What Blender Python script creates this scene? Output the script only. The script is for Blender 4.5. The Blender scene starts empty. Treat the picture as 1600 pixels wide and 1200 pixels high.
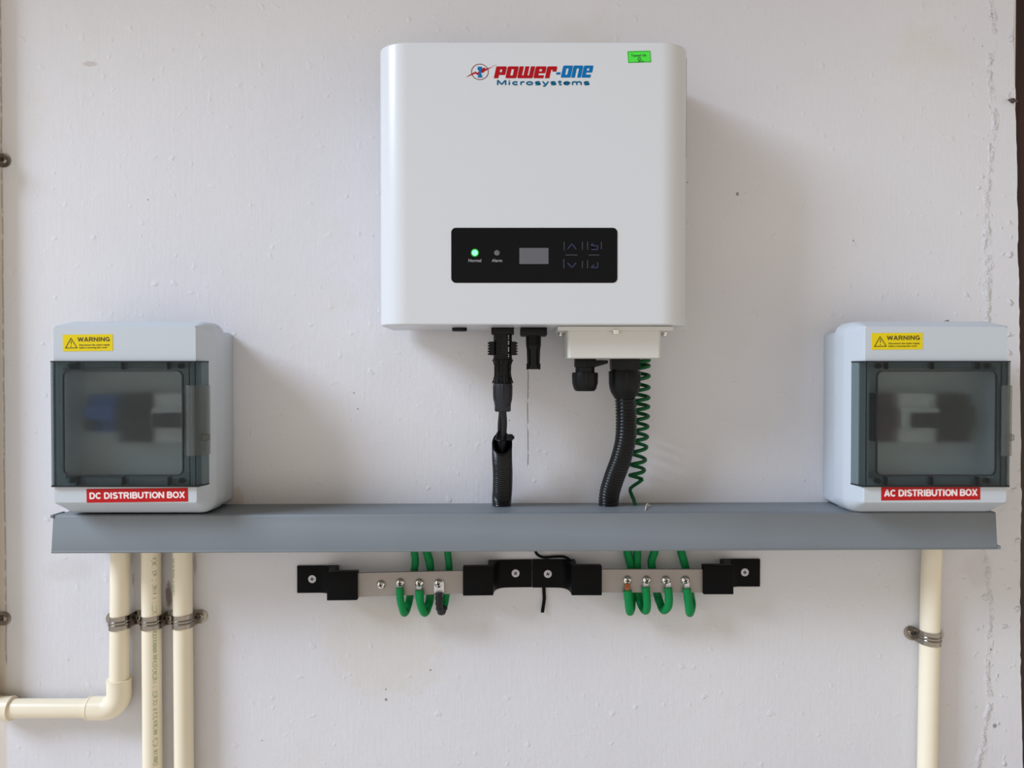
import bpy, bmesh, math, random
from mathutils import Vector, Matrix, noise as mnoise
random.seed(7)
SC = bpy.context.scene
COL = SC.collection

# ------------------------------------------------------------------ camera, world, light, exposure
CAM = Vector((0.0, -1.05, 1.5))
PITCH = math.radians(-0.8)
FPX = 1208.0                                     # focal length in pixels of a 1600 px wide frame
cam_data = bpy.data.cameras.new('camera')
cam_data.sensor_width = 36.0
cam_data.lens = FPX / 1600 * 36.0
cam_data.clip_start = 0.02
cam = bpy.data.objects.new('camera', cam_data)
cam.location = CAM
cam.rotation_euler = (math.radians(90) + PITCH, 0, 0)
COL.objects.link(cam)
SC.camera = cam
SC.view_settings.view_transform = 'Standard'
SC.view_settings.look = 'None'
SC.view_settings.gamma = 1.0
SC.view_settings.exposure = 0.04
SC.view_settings.use_curve_mapping = False

world = bpy.data.worlds.new('world')
SC.world = world
world.use_nodes = True
wn = world.node_tree
wn.nodes.clear()
w_out = wn.nodes.new('ShaderNodeOutputWorld')
w_bg = wn.nodes.new('ShaderNodeBackground')
w_bg.inputs['Strength'].default_value = 0.87
w_tc = wn.nodes.new('ShaderNodeTexCoord')
w_sp = wn.nodes.new('ShaderNodeSeparateXYZ')
w_rp = wn.nodes.new('ShaderNodeValToRGB')
w_mr = wn.nodes.new('ShaderNodeMapRange')
w_mr.inputs['From Min'].default_value = -1.0
wn.links.new(w_tc.outputs['Generated'], w_sp.inputs[0])
wn.links.new(w_sp.outputs['Z'], w_mr.inputs['Value'])
wn.links.new(w_mr.outputs[0], w_rp.inputs[0])
w_lr = wn.nodes.new('ShaderNodeMapRange'); w_lr.interpolation_type = 'SMOOTHSTEP'   # open, daylit side on the left
w_lr.inputs['From Min'].default_value = -0.25; w_lr.inputs['From Max'].default_value = -0.95
wn.links.new(w_sp.outputs['X'], w_lr.inputs['Value'])
w_mx = wn.nodes.new('ShaderNodeMix'); w_mx.data_type = 'RGBA'
wn.links.new(w_lr.outputs[0], w_mx.inputs[0]); wn.links.new(w_rp.outputs[0], w_mx.inputs[6])
w_mx.inputs[7].default_value = (1.05, 1.05, 1.05, 1)
wn.links.new(w_mx.outputs[2], w_bg.inputs['Color'])
wn.links.new(w_bg.outputs[0], w_out.inputs[0])
el = w_rp.color_ramp.elements
el[0].position = 0.0; el[0].color = (1.32, 1.22, 1.12, 1)
el[1].position = 1.0; el[1].color = (0.28, 0.24, 0.19, 1)
e = el.new(0.42); e.color = (1.12, 1.03, .93, 1)
e = el.new(0.55); e.color = (0.88, 0.79, 0.67, 1)
e = el.new(0.72); e.color = (0.34, 0.29, 0.23, 1)

def area_light(name, loc, target, sx, sy, power, color):
    ld = bpy.data.lights.new(name, 'AREA')
    ld.shape = 'RECTANGLE'; ld.size = sx; ld.size_y = sy
    ld.energy = power; ld.color = color
    ob = bpy.data.objects.new(name, ld)
    ob.location = loc
    ob.rotation_euler = (Vector(target) - Vector(loc)).to_track_quat('-Z', 'Y').to_euler()
    COL.objects.link(ob)
    return ob
# daylight coming through the tall opening on the left of the room
area_light('daylight_opening', (-5.2, -2.6, 5.2), (-0.1, 0, 1.42), 2.0, 2.4, 465, (0.74, 0.86, 1.06))

# ------------------------------------------------------------------ projection helpers (photo pixels -> real positions)
U = 1.05 / FPX                                   # metres per photo pixel on the wall plane
def P(px, py, d=0.0):
    """the point at distance d in front of the wall that the photograph shows at (px, py)"""
    x = (px - 800) / FPX; v = -(py - 600) / FPX
    c, s = math.cos(PITCH), math.sin(PITCH)
    dy = c - s * v; dz = s + c * v
    t = (1.05 - d) / dy
    return Vector((x * t, -d, CAM.z + dz * t))
def X(px, d=0.0, py=600): return P(px, py, d).x
def Z(py, d=0.0): return P(800, py, d).z
def vz(v): return Z(583 + v, 0.0)                # v: wall pixels below the 583 line

def lin(c):
    return tuple(((v / 255) / 12.92 if v / 255 <= 0.04045 else ((v / 255 + 0.055) / 1.055) ** 2.4) for v in c) + (1.0,)

# ------------------------------------------------------------------ materials
def mat(name, rgb, rough=0.5, metal=0.0, spec=0.5, bump=0.0, bscale=200.0, var=0.0, vscale=30.0, coat=0.0, emit=None, estr=0.0):
    m = bpy.data.materials.new(name); m.use_nodes = True
    nt = m.node_tree; b = nt.nodes['Principled BSDF']
    b.inputs['Base Color'].default_value = lin(rgb)
    b.inputs['Roughness'].default_value = rough
    b.inputs['Metallic'].default_value = metal
    b.inputs['Specular IOR Level'].default_value = spec
    b.inputs['Coat Weight'].default_value = coat
    tc = nt.nodes.new('ShaderNodeTexCoord')
    if var > 0:
        n = nt.nodes.new('ShaderNodeTexNoise'); n.inputs['Scale'].default_value = vscale; n.inputs['Detail'].default_value = 5
        nt.links.new(tc.outputs['Object'], n.inputs['Vector'])
        r = nt.nodes.new('ShaderNodeValToRGB')
        c = lin(rgb)
        r.color_ramp.elements[0].position = 0.3; r.color_ramp.elements[1].position = 0.7
        r.color_ramp.elements[0].color = tuple(max(0, v * (1 - var)) for v in c[:3]) + (1,)
        r.color_ramp.elements[1].color = tuple(min(1, v * (1 + var)) for v in c[:3]) + (1,)
        nt.links.new(n.outputs['Fac'], r.inputs[0]); nt.links.new(r.outputs[0], b.inputs['Base Color'])
    if bump > 0:
        n = nt.nodes.new('ShaderNodeTexNoise'); n.inputs['Scale'].default_value = bscale; n.inputs['Detail'].default_value = 4
        nt.links.new(tc.outputs['Object'], n.inputs['Vector'])
        bp = nt.nodes.new('ShaderNodeBump'); bp.inputs['Strength'].default_value = bump; bp.inputs['Distance'].default_value = 0.0006
        nt.links.new(n.outputs['Fac'], bp.inputs['Height']); nt.links.new(bp.outputs[0], b.inputs['Normal'])
    if emit:
        b.inputs['Emission Color'].default_value = lin(emit); b.inputs['Emission Strength'].default_value = estr
    return m

def smoked(name, tint, clear, rough, diffuse, drgb):
    """smoky plastic: partly see-through, partly rough refraction, a little of its own colour, glossy skin"""
    m = bpy.data.materials.new(name); m.use_nodes = True
    nt = m.node_tree; b = nt.nodes['Principled BSDF']
    b.inputs['Base Color'].default_value = tint + (1,)
    b.inputs['Transmission Weight'].default_value = 1.0
    b.inputs['Roughness'].default_value = rough
    b.inputs['IOR'].default_value = 1.35
    t = nt.nodes.new('ShaderNodeBsdfTransparent'); t.inputs['Color'].default_value = tint + (1,)
    m1 = nt.nodes.new('ShaderNodeMixShader'); m1.inputs[0].default_value = clear
    nt.links.new(b.outputs[0], m1.inputs[1]); nt.links.new(t.outputs[0], m1.inputs[2])
    d = nt.nodes.new('ShaderNodeBsdfPrincipled')
    d.inputs['Base Color'].default_value = lin(drgb); d.inputs['Roughness'].default_value = 0.3
    m2 = nt.nodes.new('ShaderNodeMixShader'); m2.inputs[0].default_value = diffuse
    nt.links.new(m1.outputs[0], m2.inputs[1]); nt.links.new(d.outputs[0], m2.inputs[2])
    nt.links.new(m2.outputs[0], nt.nodes['Material Output'].inputs[0])
    return m

M = {
    'inv': mat('inverter white paint', (206, 208, 210), 0.28, bump=0.08, bscale=900),
    'cover': mat('cover white paint', (204, 203, 197), 0.35, bump=0.08, bscale=900),
    'box': mat('grey enclosure plastic', (190, 197, 203), 0.38, bump=0.05, bscale=700),
    'inner': mat('inner panel white', (225, 228, 228), 0.6),
    'duct': mat('grey duct plastic', (116, 122, 126), 0.48, spec=0.35, bump=0.10, bscale=60, var=0.03, vscale=12),
    'pvc': mat('cream conduit plastic', (234, 223, 198), 0.30, var=0.012, vscale=25),
    'black': mat('black plastic', (9, 10, 11), 0.42, spec=0.22, bump=0.15, bscale=500),
    'blackg': mat('glossy black corrugated plastic', (8, 9, 11), 0.26, spec=0.4),
    'blackm': mat('matt black insulator', (7, 7, 8), 0.5, spec=0.10, bump=0.2, bscale=300),
    'cable': mat('black cable sheath', (22, 23, 26), 0.42, spec=0.3),
    'dgrey': mat('dark grey connector plastic', (34, 35, 41), 0.45, spec=0.3),
    'panel': mat('black glass control panel', (13, 13, 16), 0.3, spec=0.12),
    'screen': mat('grey display', (92, 92, 98), 0.35),
    'print_grey': mat('grey print', (150, 152, 156), 0.5),
    'print_blue': mat('dim blue button print', (40, 52, 92), 0.4),
    'print_dim': mat('dim grey line print', (62, 63, 70), 0.4),
    'led_on': mat('lit green lamp', (120, 255, 150), 0.3, emit=(90, 255, 130), estr=2.2),
    'led_halo': mat('painted green lamp halo', (0, 120, 30), 0.3, emit=(0, 150, 40), estr=0.35),  # glow around the lit lamp, painted as a faintly emissive ring
    'led_off': mat('unlit lamp', (95, 96, 100), 0.3),
    'red': mat('red logo ink', (166, 12, 24), 0.5, spec=0.15),
    'bluei': mat('blue logo ink', (0, 104, 164), 0.5, spec=0.15),
    'teal': mat('teal logo ink', (14, 92, 128), 0.5, spec=0.15),
    'ring': mat('maroon ring ink', (120, 62, 70), 0.4),
    'green_st': mat('green sticker paper', (70, 222, 62), 0.5),
    'dgreen': mat('dark green ink', (12, 70, 22), 0.6),
    'yellow': mat('yellow sticker', (224, 200, 8), 0.45, spec=0.25),
    'yink': mat('dark olive ink', (84, 70, 8), 0.5),
    'redst': mat('red sticker', (182, 14, 20), 0.45, spec=0.25),
    'white_ink': mat('white ink', (242, 226, 226), 0.5),
    'chrome': mat('bright screw metal', (225, 222, 214), 0.16, metal=1.0),
    'steel': mat('galvanised clamp steel', (146, 139, 130), 0.20, metal=1.0, bump=0.15, bscale=500),
    'zinc': mat('dull zinc screw', (186, 186, 190), 0.42, metal=0.6),
    'recess': mat('screw recess', (30, 29, 28), 0.6),
    'bar': mat('brushed bus bar', (150, 143, 138), 0.42, metal=0.4, bump=0.1, bscale=400, var=0.04, vscale=50),
    'green': mat('green wire insulation', (0, 128, 66), 0.5, spec=0.2, var=0.1, vscale=120, bump=0.3, bscale=300),
    'greend': mat('coiled green wire insulation', (4, 84, 42), 0.45, spec=0.25),
    'copper': mat('copper strands', (178, 112, 80), 0.35, metal=0.8),
    'lug': mat('tinned lug', (215, 213, 216), 0.35, metal=0.5),
    'pipe_ink': mat('faded green pipe print', (164, 180, 134), 0.5),
    'sblue': mat('blue protector case', (12, 80, 150), 0.4),
    'dkdev': mat('dark breaker case', (16, 17, 19), 0.45),
    'dkred': mat('dark red device', (70, 20, 22), 0.45),
    'wdev': mat('white breaker case', (215, 212, 208), 0.45),
    'gasket': mat('black seal', (14, 17, 20), 0.5),
    'sidelab': mat('side label edge', (150, 140, 138), 0.5),
    'thread': mat('white thread', (225, 214, 200), 0.7),
    'rust': mat('rusty nail', (84, 72, 66), 0.5, metal=0.5),
    'crumb': mat('dirty plaster crumb', (128, 118, 112), 0.8),
    'smoke': smoked('smoked clear plastic', (.56, .61, .61), 0.75, 0.06, 0.10, (60, 68, 70)),
    'frost': smoked('frosted smoked plastic', (.66, .71, .71), 0.22, 0.30, 0.09, (70, 80, 80)),
    'latch': smoked('clear smoky latch', (.90, .89, .87), 0.80, 0.10, 0.18, (128, 134, 130)),
}

def wall_material():
    m = bpy.data.materials.new('painted plaster'); m.use_nodes = True
    nt = m.node_tree; N = nt.nodes; L = nt.links; b = N['Principled BSDF']
    b.inputs['Roughness'].default_value = 0.62; b.inputs['Specular IOR Level'].default_value = 0.3
    tc = N.new('ShaderNodeTexCoord'); sp = N.new('ShaderNodeSeparateXYZ'); L.new(tc.outputs['Object'], sp.inputs[0])
    def math_(op, a, c=None, clamp=False):
        n = N.new('ShaderNodeMath'); n.operation = op; n.use_clamp = clamp
        for i, v in enumerate((a, c)):
            if v is None: continue
            if isinstance(v, (int, float)): n.inputs[i].default_value = v
            else: L.new(v, n.inputs[i])
        return n.outputs[0]
    def noise(scale, detail=4, rough=0.5, vec=None, stretch=None):
        n = N.new('ShaderNodeTexNoise'); n.inputs['Scale'].default_value = scale
        n.inputs['Detail'].default_value = detail; n.inputs['Roughness'].default_value = rough
        src = tc.outputs['Object']
        if stretch:
            mp = N.new('ShaderNodeMapping'); mp.inputs['Scale'].default_value = stretch
            L.new(src, mp.inputs[0]); src = mp.outputs[0]
        L.new(src, n.inputs['Vector']); return n.outputs['Fac']
    def mr(v, a, c, lo=0.0, hi=1.0):
        n = N.new('ShaderNodeMapRange'); n.interpolation_type = 'SMOOTHSTEP'
        n.inputs['From Min'].default_value = a; n.inputs['From Max'].default_value = c
        n.inputs['To Min'].default_value = lo; n.inputs['To Max'].default_value = hi
        L.new(v, n.inputs['Value']); return n.outputs[0]
    def mix(f, a, c):
        n = N.new('ShaderNodeMix'); n.data_type = 'RGBA'
        if isinstance(f, (int, float)): n.inputs[0].default_value = f
        else: L.new(f, n.inputs[0])
        for i, v in ((6, a), (7, c)):
            if isinstance(v, tuple): n.inputs[i].default_value = v
            else: L.new(v, n.inputs[i])
        return n.outputs[2]
    x, z = sp.outputs['X'], sp.outputs['Z']
    col = mix(mr(noise(2.3, 5), 0.35, 0.68), lin((212, 211, 215)), lin((217, 216, 218)))
    stain = mr(noise(4.5, 6, 0.6), 0.56, 0.74)
    col = mix(math_('MULTIPLY', stain, 0.35), col, lin((206, 199, 184)))
    # rust coloured patch near the lower right corner of the box on the left, dark flecks beside the pipes
    def spot(cx, cz, rx, rz, wob=0.35):
        dx = math_('DIVIDE', math_('SUBTRACT', x, cx), rx); dz = math_('DIVIDE', math_('SUBTRACT', z, cz), rz)
        r2 = math_('ADD', math_('MULTIPLY', dx, dx), math_('MULTIPLY', dz, dz))
        r2 = math_('ADD', r2, math_('MULTIPLY', math_('SUBTRACT', noise(70, 4), 0.5), wob * 4))
        return mr(r2, 1.0, 0.25)
    for px, py, rx, rz, c, a in (
            (370, 780, .010, .022, (190, 150, 108), .30), (262, 930, .006, .022, (92, 62, 40), .75),
            (303, 880, .003, .02, (148, 112, 84), .35), (206, 905, .0025, .012, (140, 116, 94), .35),
            (105, 890, .040, .020, (190, 184, 182), .22), (1530, 890, .026, .030, (184, 176, 168), .22),
            (600, 1010, .10, .09, (206, 199, 180), .30), (145, 100, .012, .004, (176, 168, 158), .5)):
        col = mix(math_('MULTIPLY', spot(X(px), Z(py), rx, rz), a), col, lin(c))
    # flecks
    fl = mr(noise(160, 2), 0.735, 0.77)
    edge = mr(x, X(1480), X(1560))
    col = mix(math_('MULTIPLY', fl, math_('ADD', math_('MULTIPLY', edge, 0.75), 0.12)), col, lin((120, 112, 108)))
    scr = mr(noise(60, 3, 0.6, stretch=(1.6, 1, .6)), 0.70, 0.74)
    col = mix(math_('MULTIPLY', math_('MULTIPLY', scr, edge), 0.5), col, lin((150, 142, 136)))
    # small separate specks
    for px, py, r in ((233, 312, 1.6), (1332, 376, 1.5), (1073, 285, 1.3), (1545, 22, 1.6), (602, 1093, 2.6), (602, 1077, 1.6), (672, 1047, 1.8), (407, 1157, 1.4), (553, 614, 1.5), (559, 639, 1.7), (1151, 303, 3), (796, 657, 1.4), (1559, 1134, 4), (1552, 1015, 2)):
        col = mix(math_('MULTIPLY', spot(X(px), Z(py), r * U, r * U * 1.1, 0.2), 0.75), col, lin((110, 104, 102)))
    # long hairline down the left edge, and a short one below the inverter
    wob = math_('MULTIPLY', math_('SUBTRACT', noise(25, 3), 0.5), 0.003)
    def hair(px, w, top, bot, a, c):
        nonlocal col
        dd = math_('ABSOLUTE', math_('ADD', math_('SUBTRACT', x, X(px)), wob))
        k = mr(dd, w * 1.6, w * 0.4)
        zz = math_('MULTIPLY', mr(z, Z(bot), Z(bot) + 0.01), mr(z, Z(top), Z(top) - 0.01))
        br = mr(noise(90, 3), 0.36, 0.5)
        col = mix(math_('MULTIPLY', math_('MULTIPLY', math_('MULTIPLY', k, zz), br), a), col, lin(c))
        return math_('MULTIPLY', k, zz)
    leftside = mr(x, X(9), X(2))
    col = mix(math_('MULTIPLY', leftside, 0.6), col, lin((205, 190, 168)))
    h1 = hair(5.5, 0.0011, -200, 1042, 0.5, (124, 114, 104))
    h2 = hair(825, 0.0007, 572, 735, 0.7, (120, 112, 106))
    L.new(col, b.inputs['Base Color'])
    # relief
    ridge_c = math_('ADD', math_('SUBTRACT', x, X(1545)), math_('MULTIPLY', math_('SUBTRACT', noise(9, 4), 0.5), 0.05))
    ridge = mr(math_('ABSOLUTE', ridge_c), 0.006, 0.0005)
    lump = mr(noise(70, 5, 0.6), 0.42, 0.66)
    ridge = math_('MULTIPLY', ridge, lump)
    h = math_('MULTIPLY', noise(420, 5, 0.6), 0.22)
    h = math_('ADD', h, math_('MULTIPLY', noise(120, 4, 0.55), 0.40))
    h = math_('ADD', h, math_('MULTIPLY', noise(26, 3), 0.9))
    h = math_('ADD', h, math_('MULTIPLY', noise(60, 3, 0.5, stretch=(4, 1, .35)), 0.30))
    pim = mr(noise(75, 1, 0.3), 0.66, 0.80)
    h = math_('ADD', h, math_('MULTIPLY', pim, math_('ADD', math_('MULTIPLY', edge, 2.6), 0.75)))
    h = math_('ADD', h, math_('MULTIPLY', ridge, 3.2))
    h = math_('SUBTRACT', h, math_('MULTIPLY', h1, 1.2))
    h = math_('SUBTRACT', h, math_('MULTIPLY', h2, 0.8))
    bp = N.new('ShaderNodeBump'); bp.inputs['Strength'].default_value = 0.70; bp.inputs['Distance'].default_value = 0.0010
    L.new(h, bp.inputs['Height']); L.new(bp.outputs[0], b.inputs['Normal'])
    return m

def wood_material():
    m = bpy.data.materials.new('dark brown painted wood'); m.use_nodes = True
    nt = m.node_tree; N = nt.nodes; L = nt.links; b = N['Principled BSDF']
    tc = N.new('ShaderNodeTexCoord'); mp = N.new('ShaderNodeMapping'); mp.inputs['Scale'].default_value = (14, 14, 0.8)
    n = N.new('ShaderNodeTexNoise'); n.inputs['Scale'].default_value = 9; n.inputs['Detail'].default_value = 6
    r = N.new('ShaderNodeValToRGB'); r.color_ramp.elements[0].position = .35; r.color_ramp.elements[1].position = .75
    r.color_ramp.elements[0].color = lin((34, 14, 10)); r.color_ramp.elements[1].color = lin((54, 26, 20))
    L.new(tc.outputs['Object'], mp.inputs[0]); L.new(mp.outputs[0], n.inputs['Vector']); L.new(n.outputs['Fac'], r.inputs[0])
    L.new(r.outputs[0], b.inputs['Base Color']); b.inputs['Roughness'].default_value = 0.5
    bp = N.new('ShaderNodeBump'); bp.inputs['Strength'].default_value = 0.4; bp.inputs['Distance'].default_value = .001
    L.new(n.outputs['Fac'], bp.inputs['Height']); L.new(bp.outputs[0], b.inputs['Normal'])
    return m

# ------------------------------------------------------------------ mesh builder
class MB:
    def __init__(s):
        s.bm = bmesh.new(); s.mi = 0
    def _faces(s, verts, faces):
        vs = [s.bm.verts.new(v) for v in verts]
        out = []
        for f in faces:
            try:
                fc = s.bm.faces.new([vs[i] for i in f]); fc.material_index = s.mi; out.append(fc)
            except ValueError: pass
        return vs, out
    def _bevel(s, vs, r, seg=2, ang=25):
        es = set()
        for v in vs:
            for e_ in v.link_edges:
                if len(e_.link_faces) == 2 and e_.calc_face_angle(0) > math.radians(ang): es.add(e_)
        if r > 0 and es:
            bmesh.ops.bevel(s.bm, geom=list(es), offset=r, segments=seg, profile=0.5, affect='EDGES', clamp_overlap=True, material=-1)
    def loft(s, rings, bev=0.0, seg=2, closed=True, cap=True, ang=25):
        n = len(rings[0]); verts = [v for r in rings for v in r]; faces = []
        for k in range(len(rings) - 1):
            for i in range(n if closed else n - 1):
                j = (i + 1) % n
                faces.append((k * n + i, k * n + j, (k + 1) * n + j, (k + 1) * n + i))
        if cap:
            faces.append(tuple(range(n))[::-1]); faces.append(tuple((len(rings) - 1) * n + i for i in range(n)))
        vs, fs = s._faces(verts, faces)
        bmesh.ops.recalc_face_normals(s.bm, faces=fs)
        if bev: s._bevel(vs, bev, seg, ang)
        return s
    def box(s, x0, x1, d0, d1, z0, z1, bev=0.0, seg=2):
        r = [(x0, z0), (x1, z0), (x1, z1), (x0, z1)]
        return s.loft([[Vector((x, -d0, z)) for x, z in r], [Vector((x, -d1, z)) for x, z in r]], bev, seg)
    def prism(s, pts, d0, d1, bev=0.0, seg=2, ang=25):       # pts (x, z), along depth
        return s.loft([[Vector((x, -d0, z)) for x, z in pts], [Vector((x, -d1, z)) for x, z in pts]], bev, seg, ang=ang)
    def plan(s, pts, z0, z1, bev=0.0, seg=2, ang=25):        # pts (x, depth), along height
        return s.loft([[Vector((x, -d, z0)) for x, d in pts], [Vector((x, -d, z1)) for x, d in pts]], bev, seg, ang=ang)
    def tube(s, path, r, n=12, cap=True, flat=1.0):
        path = [Vector(p) for p in path]
        rr = r if isinstance(r, (list, tuple)) else [r] * len(path)
        t0 = (path[1] - path[0]).normalized()
        ref = Vector((0, 1, 0)) if abs(t0.y) < 0.9 else Vector((1, 0, 0))
        nrm = (ref - t0 * ref.dot(t0)).normalized(); rings = []
        for i, p in enumerate(path):
            a = path[max(0, i - 1)]; c = path[min(len(path) - 1, i + 1)]
            t = (c - a).normalized()
            nrm = (nrm - t * nrm.dot(t)).normalized(); bn = t.cross(nrm)
            rings.append([p + (nrm * math.cos(q) * flat + bn * math.sin(q)) * rr[i] for q in [2 * math.pi * k / n for k in range(n)]])
        return s.loft(rings, cap=cap)
    def lathe(s, c, prof, n=24, axis='z', hexa=False):
        """c centre, prof list of (along, radius); axis 'z' up or 'd' towards the room"""
        rings = []
        for a, r in prof:
            ring = []
            for k in range(n):
                q = 2 * math.pi * (k + .5) / n
                if axis == 'z': ring.append(Vector((c[0] + r * math.cos(q), c[1] + r * math.sin(q), a)))
                else: ring.append(Vector((c[0] + r * math.cos(q), c[1] - a, c[2] + r * math.sin(q))))
            rings.append(ring)
        return s.loft(rings)
    def text(s, string, x0, x1, z0, z1, d, thick=0.0002, bold=0.0, shear=0.0, rot=0.0, space=1.0, fit=True):
        cu = bpy.data.curves.new('t', 'FONT'); cu.body = string; cu.size = 1.0; cu.extrude = 0.01
        cu.offset = bold; cu.resolution_u = 3; cu.space_character = space; cu.shear = shear
        ob = bpy.data.objects.new('t', cu); COL.objects.link(ob)
        bpy.context.view_layer.update()
        me = bpy.data.meshes.new_from_object(ob.evaluated_get(bpy.context.evaluated_depsgraph_get()))
        xs = [v.co.x for v in me.vertices]; ys = [v.co.y for v in me.vertices]
        ax, bx_, ay, by = min(xs), max(xs), min(ys), max(ys)
        w, h = x1 - x0, z1 - z0
        if rot: w, h = z1 - z0, x1 - x0
        vs = []
        for v in me.vertices:
            u_ = (v.co.x - ax) / (bx_ - ax) * w; t_ = (v.co.y - ay) / (by - ay) * h
            if rot: px, pz = x1 - t_, z0 + u_                # reads upwards
            else: px, pz = x0 + u_, z0 + t_
            vs.append(Vector((px, -(d + (thick if v.co.z > 0 else 0)), pz)))
        s._faces(vs, [tuple(p.vertices) for p in me.polygons])
        bpy.data.objects.remove(ob); bpy.data.meshes.remove(me); bpy.data.curves.remove(cu)
        return s
    def rotate(s, c, deg, axis='Y'):
        bmesh.ops.rotate(s.bm, verts=s.bm.verts[:], cent=c, matrix=Matrix.Rotation(math.radians(deg), 3, axis))
        return s
    def build(s, name, mats, parent=None, origin=None, smooth=35, wn_=False):
        if not isinstance(mats, (list, tuple)): mats = [mats]
        bm = s.bm
        if parent is not None: o0 = world_loc(parent)
        else: o0 = Vector(origin) if origin is not None else centre_base(bm)
        for v in bm.verts: v.co -= o0
        for f in bm.faces: f.smooth = True
        for e_ in bm.edges:
            if len(e_.link_faces) != 2 or e_.calc_face_angle(0) > math.radians(smooth): e_.smooth = False
        me = bpy.data.meshes.new(name); bm.to_mesh(me); bm.free()
        for m_ in mats: me.materials.append(m_)
        ob = bpy.data.objects.new(name, me); COL.objects.link(ob)
        if parent is not None: ob.parent = parent
        else: ob.location = o0
        if wn_:
            w_ = ob.modifiers.new('wn', 'WEIGHTED_NORMAL'); w_.keep_sharp = True
        return ob
def world_loc(o):
    v = Vector((0, 0, 0))
    while o is not None: v += o.location; o = o.parent
    return v
def centre_base(bm):
    xs = [v.co.x for v in bm.verts]; ys = [v.co.y for v in bm.verts]; zs = [v.co.z for v in bm.verts]
    return Vector(((min(xs) + max(xs)) / 2, max(ys), min(zs)))
def thing(name, label, cat, loc, group=None):
    o = bpy.data.objects.new(name, None); COL.objects.link(o); o.location = loc
    o.empty_display_size = 0.02
    return tag(o, label, cat, group)
def tag(o, label, cat, group=None, kind=None):
    if label: o['label'] = label
    if cat: o['category'] = cat
    if group: o['group'] = group
    if kind: o['kind'] = kind
    return o
def rrect(x0, x1, z0, z1, r, n=6):
    pts = []
    for cx, cz, a in ((x1 - r, z1 - r, 0), (x0 + r, z1 - r, 90), (x0 + r, z0 + r, 180), (x1 - r, z0 + r, 270)):
        for k in range(n + 1):
            q = math.radians(a + 90 * k / n); pts.append((cx + r * math.cos(q), cz + r * math.sin(q)))
    return pts
def cut(ob, cutters):
    """subtract the cutter meshes from ob and keep the result as a plain mesh"""
    for c in cutters:
        m_ = ob.modifiers.new('b', 'BOOLEAN'); m_.operation = 'DIFFERENCE'; m_.object = c; m_.solver = 'EXACT'
    bpy.context.view_layer.update()
    dg = bpy.context.evaluated_depsgraph_get()
    me = bpy.data.meshes.new_from_object(ob.evaluated_get(dg))
    ob.modifiers.clear(); ob.data = me
    for c in cutters: bpy.data.objects.remove(c)
    bm = bmesh.new(); bm.from_mesh(me)
    for f in bm.faces: f.smooth = True
    for e_ in bm.edges:
        e_.smooth = not (len(e_.link_faces) != 2 or e_.calc_face_angle(0) > math.radians(30))
    bm.to_mesh(me); bm.free()
    return ob
def smooth_path(pts, sub=6):
    pts = [Vector(p) for p in pts]; out = []
    for i in range(len(pts) - 1):
        p0 = pts[max(0, i - 1)]; p1 = pts[i]; p2 = pts[i + 1]; p3 = pts[min(len(pts) - 1, i + 2)]
        for k in range(sub):
            t = k / sub
            out.append(0.5 * ((2 * p1) + (p2 - p0) * t + (2 * p0 - 5 * p1 + 4 * p2 - p3) * t * t + (3 * p1 - p0 - 3 * p2 + p3) * t ** 3))
    out.append(pts[-1]); return out
def cross_head(mb, c, d, r, dome=0.0, mi_head=0, mi_rec=1, ang=0.0):
    """round phillips head whose back lies at depth d"""
    mb.mi = mi_head
    if dome > 0:
        prof = [(0, r * 0.98)] + [(dome * math.sin(q), r * math.cos(q)) for q in [math.radians(a) for a in (5, 20, 38, 56, 72)]]
        prof.append((dome * 1.0, r * 0.08)); top = dome
    else:
        prof = [(0, r * 0.95), (0.0006, r), (0.0012, r * 0.93), (0.0015, r * 0.6)]; top = 0.0015
    mb.lathe((c[0], -d, c[2]), prof, 24, 'd')
    mb.mi = mi_rec
    w = r * 0.12; l = r * 0.46
    for k in (0, 90):
        q = math.radians(k + ang); ca, sa = math.cos(q), math.sin(q)
        pts = [(c[0] + a * ca - b_ * sa, c[2] + a * sa + b_ * ca) for a, b_ in ((-l, -w), (l, -w), (l, w), (-l, w))]
        mb.prism(pts, d + top * 0.55, d + top + 0.00015)
    mb.mi = mi_head

# ------------------------------------------------------------------ setting: wall, door frame, door, floor
mw = wall_material(); mwood = wood_material()
edge_px = [(-900, 1581), (-300, 1583), (0, 1584.5), (40, 1583.5), (52, 1582), (110, 1585), (170, 1587), (250, 1589), (330, 1590), (375, 1591), (383, 1589.5), (430, 1592), (600, 1594), (690, 1595), (760, 1595), (768, 1596.5), (850, 1594.5), (950, 1594), (1060, 1595), (1110, 1596), (1135, 1597), (1190, 1598), (1300, 1598), (1900, 1600), (2300, 1601)]
edge = []
for i in range(len(edge_px) - 1):
    (y0, x0), (y1, x1) = edge_px[i], edge_px[i + 1]
    k = max(1, int((y1 - y0) / 9))
    for j in range(k):
        t = j / k; y = y0 + (y1 - y0) * t; x = x0 + (x1 - x0) * t
        edge.append((X(x, 0, y) + mnoise.noise(Vector((0, 0, y * 0.11))) * 0.0009 + mnoise.noise(Vector((3, 0, y * 0.031))) * 0.0012, Z(y)))
edge = [(x, min(3.0, max(0.0, z))) for x, z in edge if 0.02 < z < 2.98]
core_x = X(1592)
mb = MB()
mb.prism([(-2.2, 0.0), (edge[-1][0], 0.0)] + edge[::-1] + [(edge[0][0], 3.0), (-2.2, 3.0)], -0.004, 0.0)
mb.box(-2.2, core_x - 0.006, -0.15, -0.0042, 0, 3.0)
tag(mb.build('wall_back', mw, origin=(0, 0, 0)), None, None, kind='structure')
mb = MB()
mb.box(core_x - 0.0055, core_x + 0.085, -0.12, -0.0045, 0.001, 2.3, 0.002)
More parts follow.
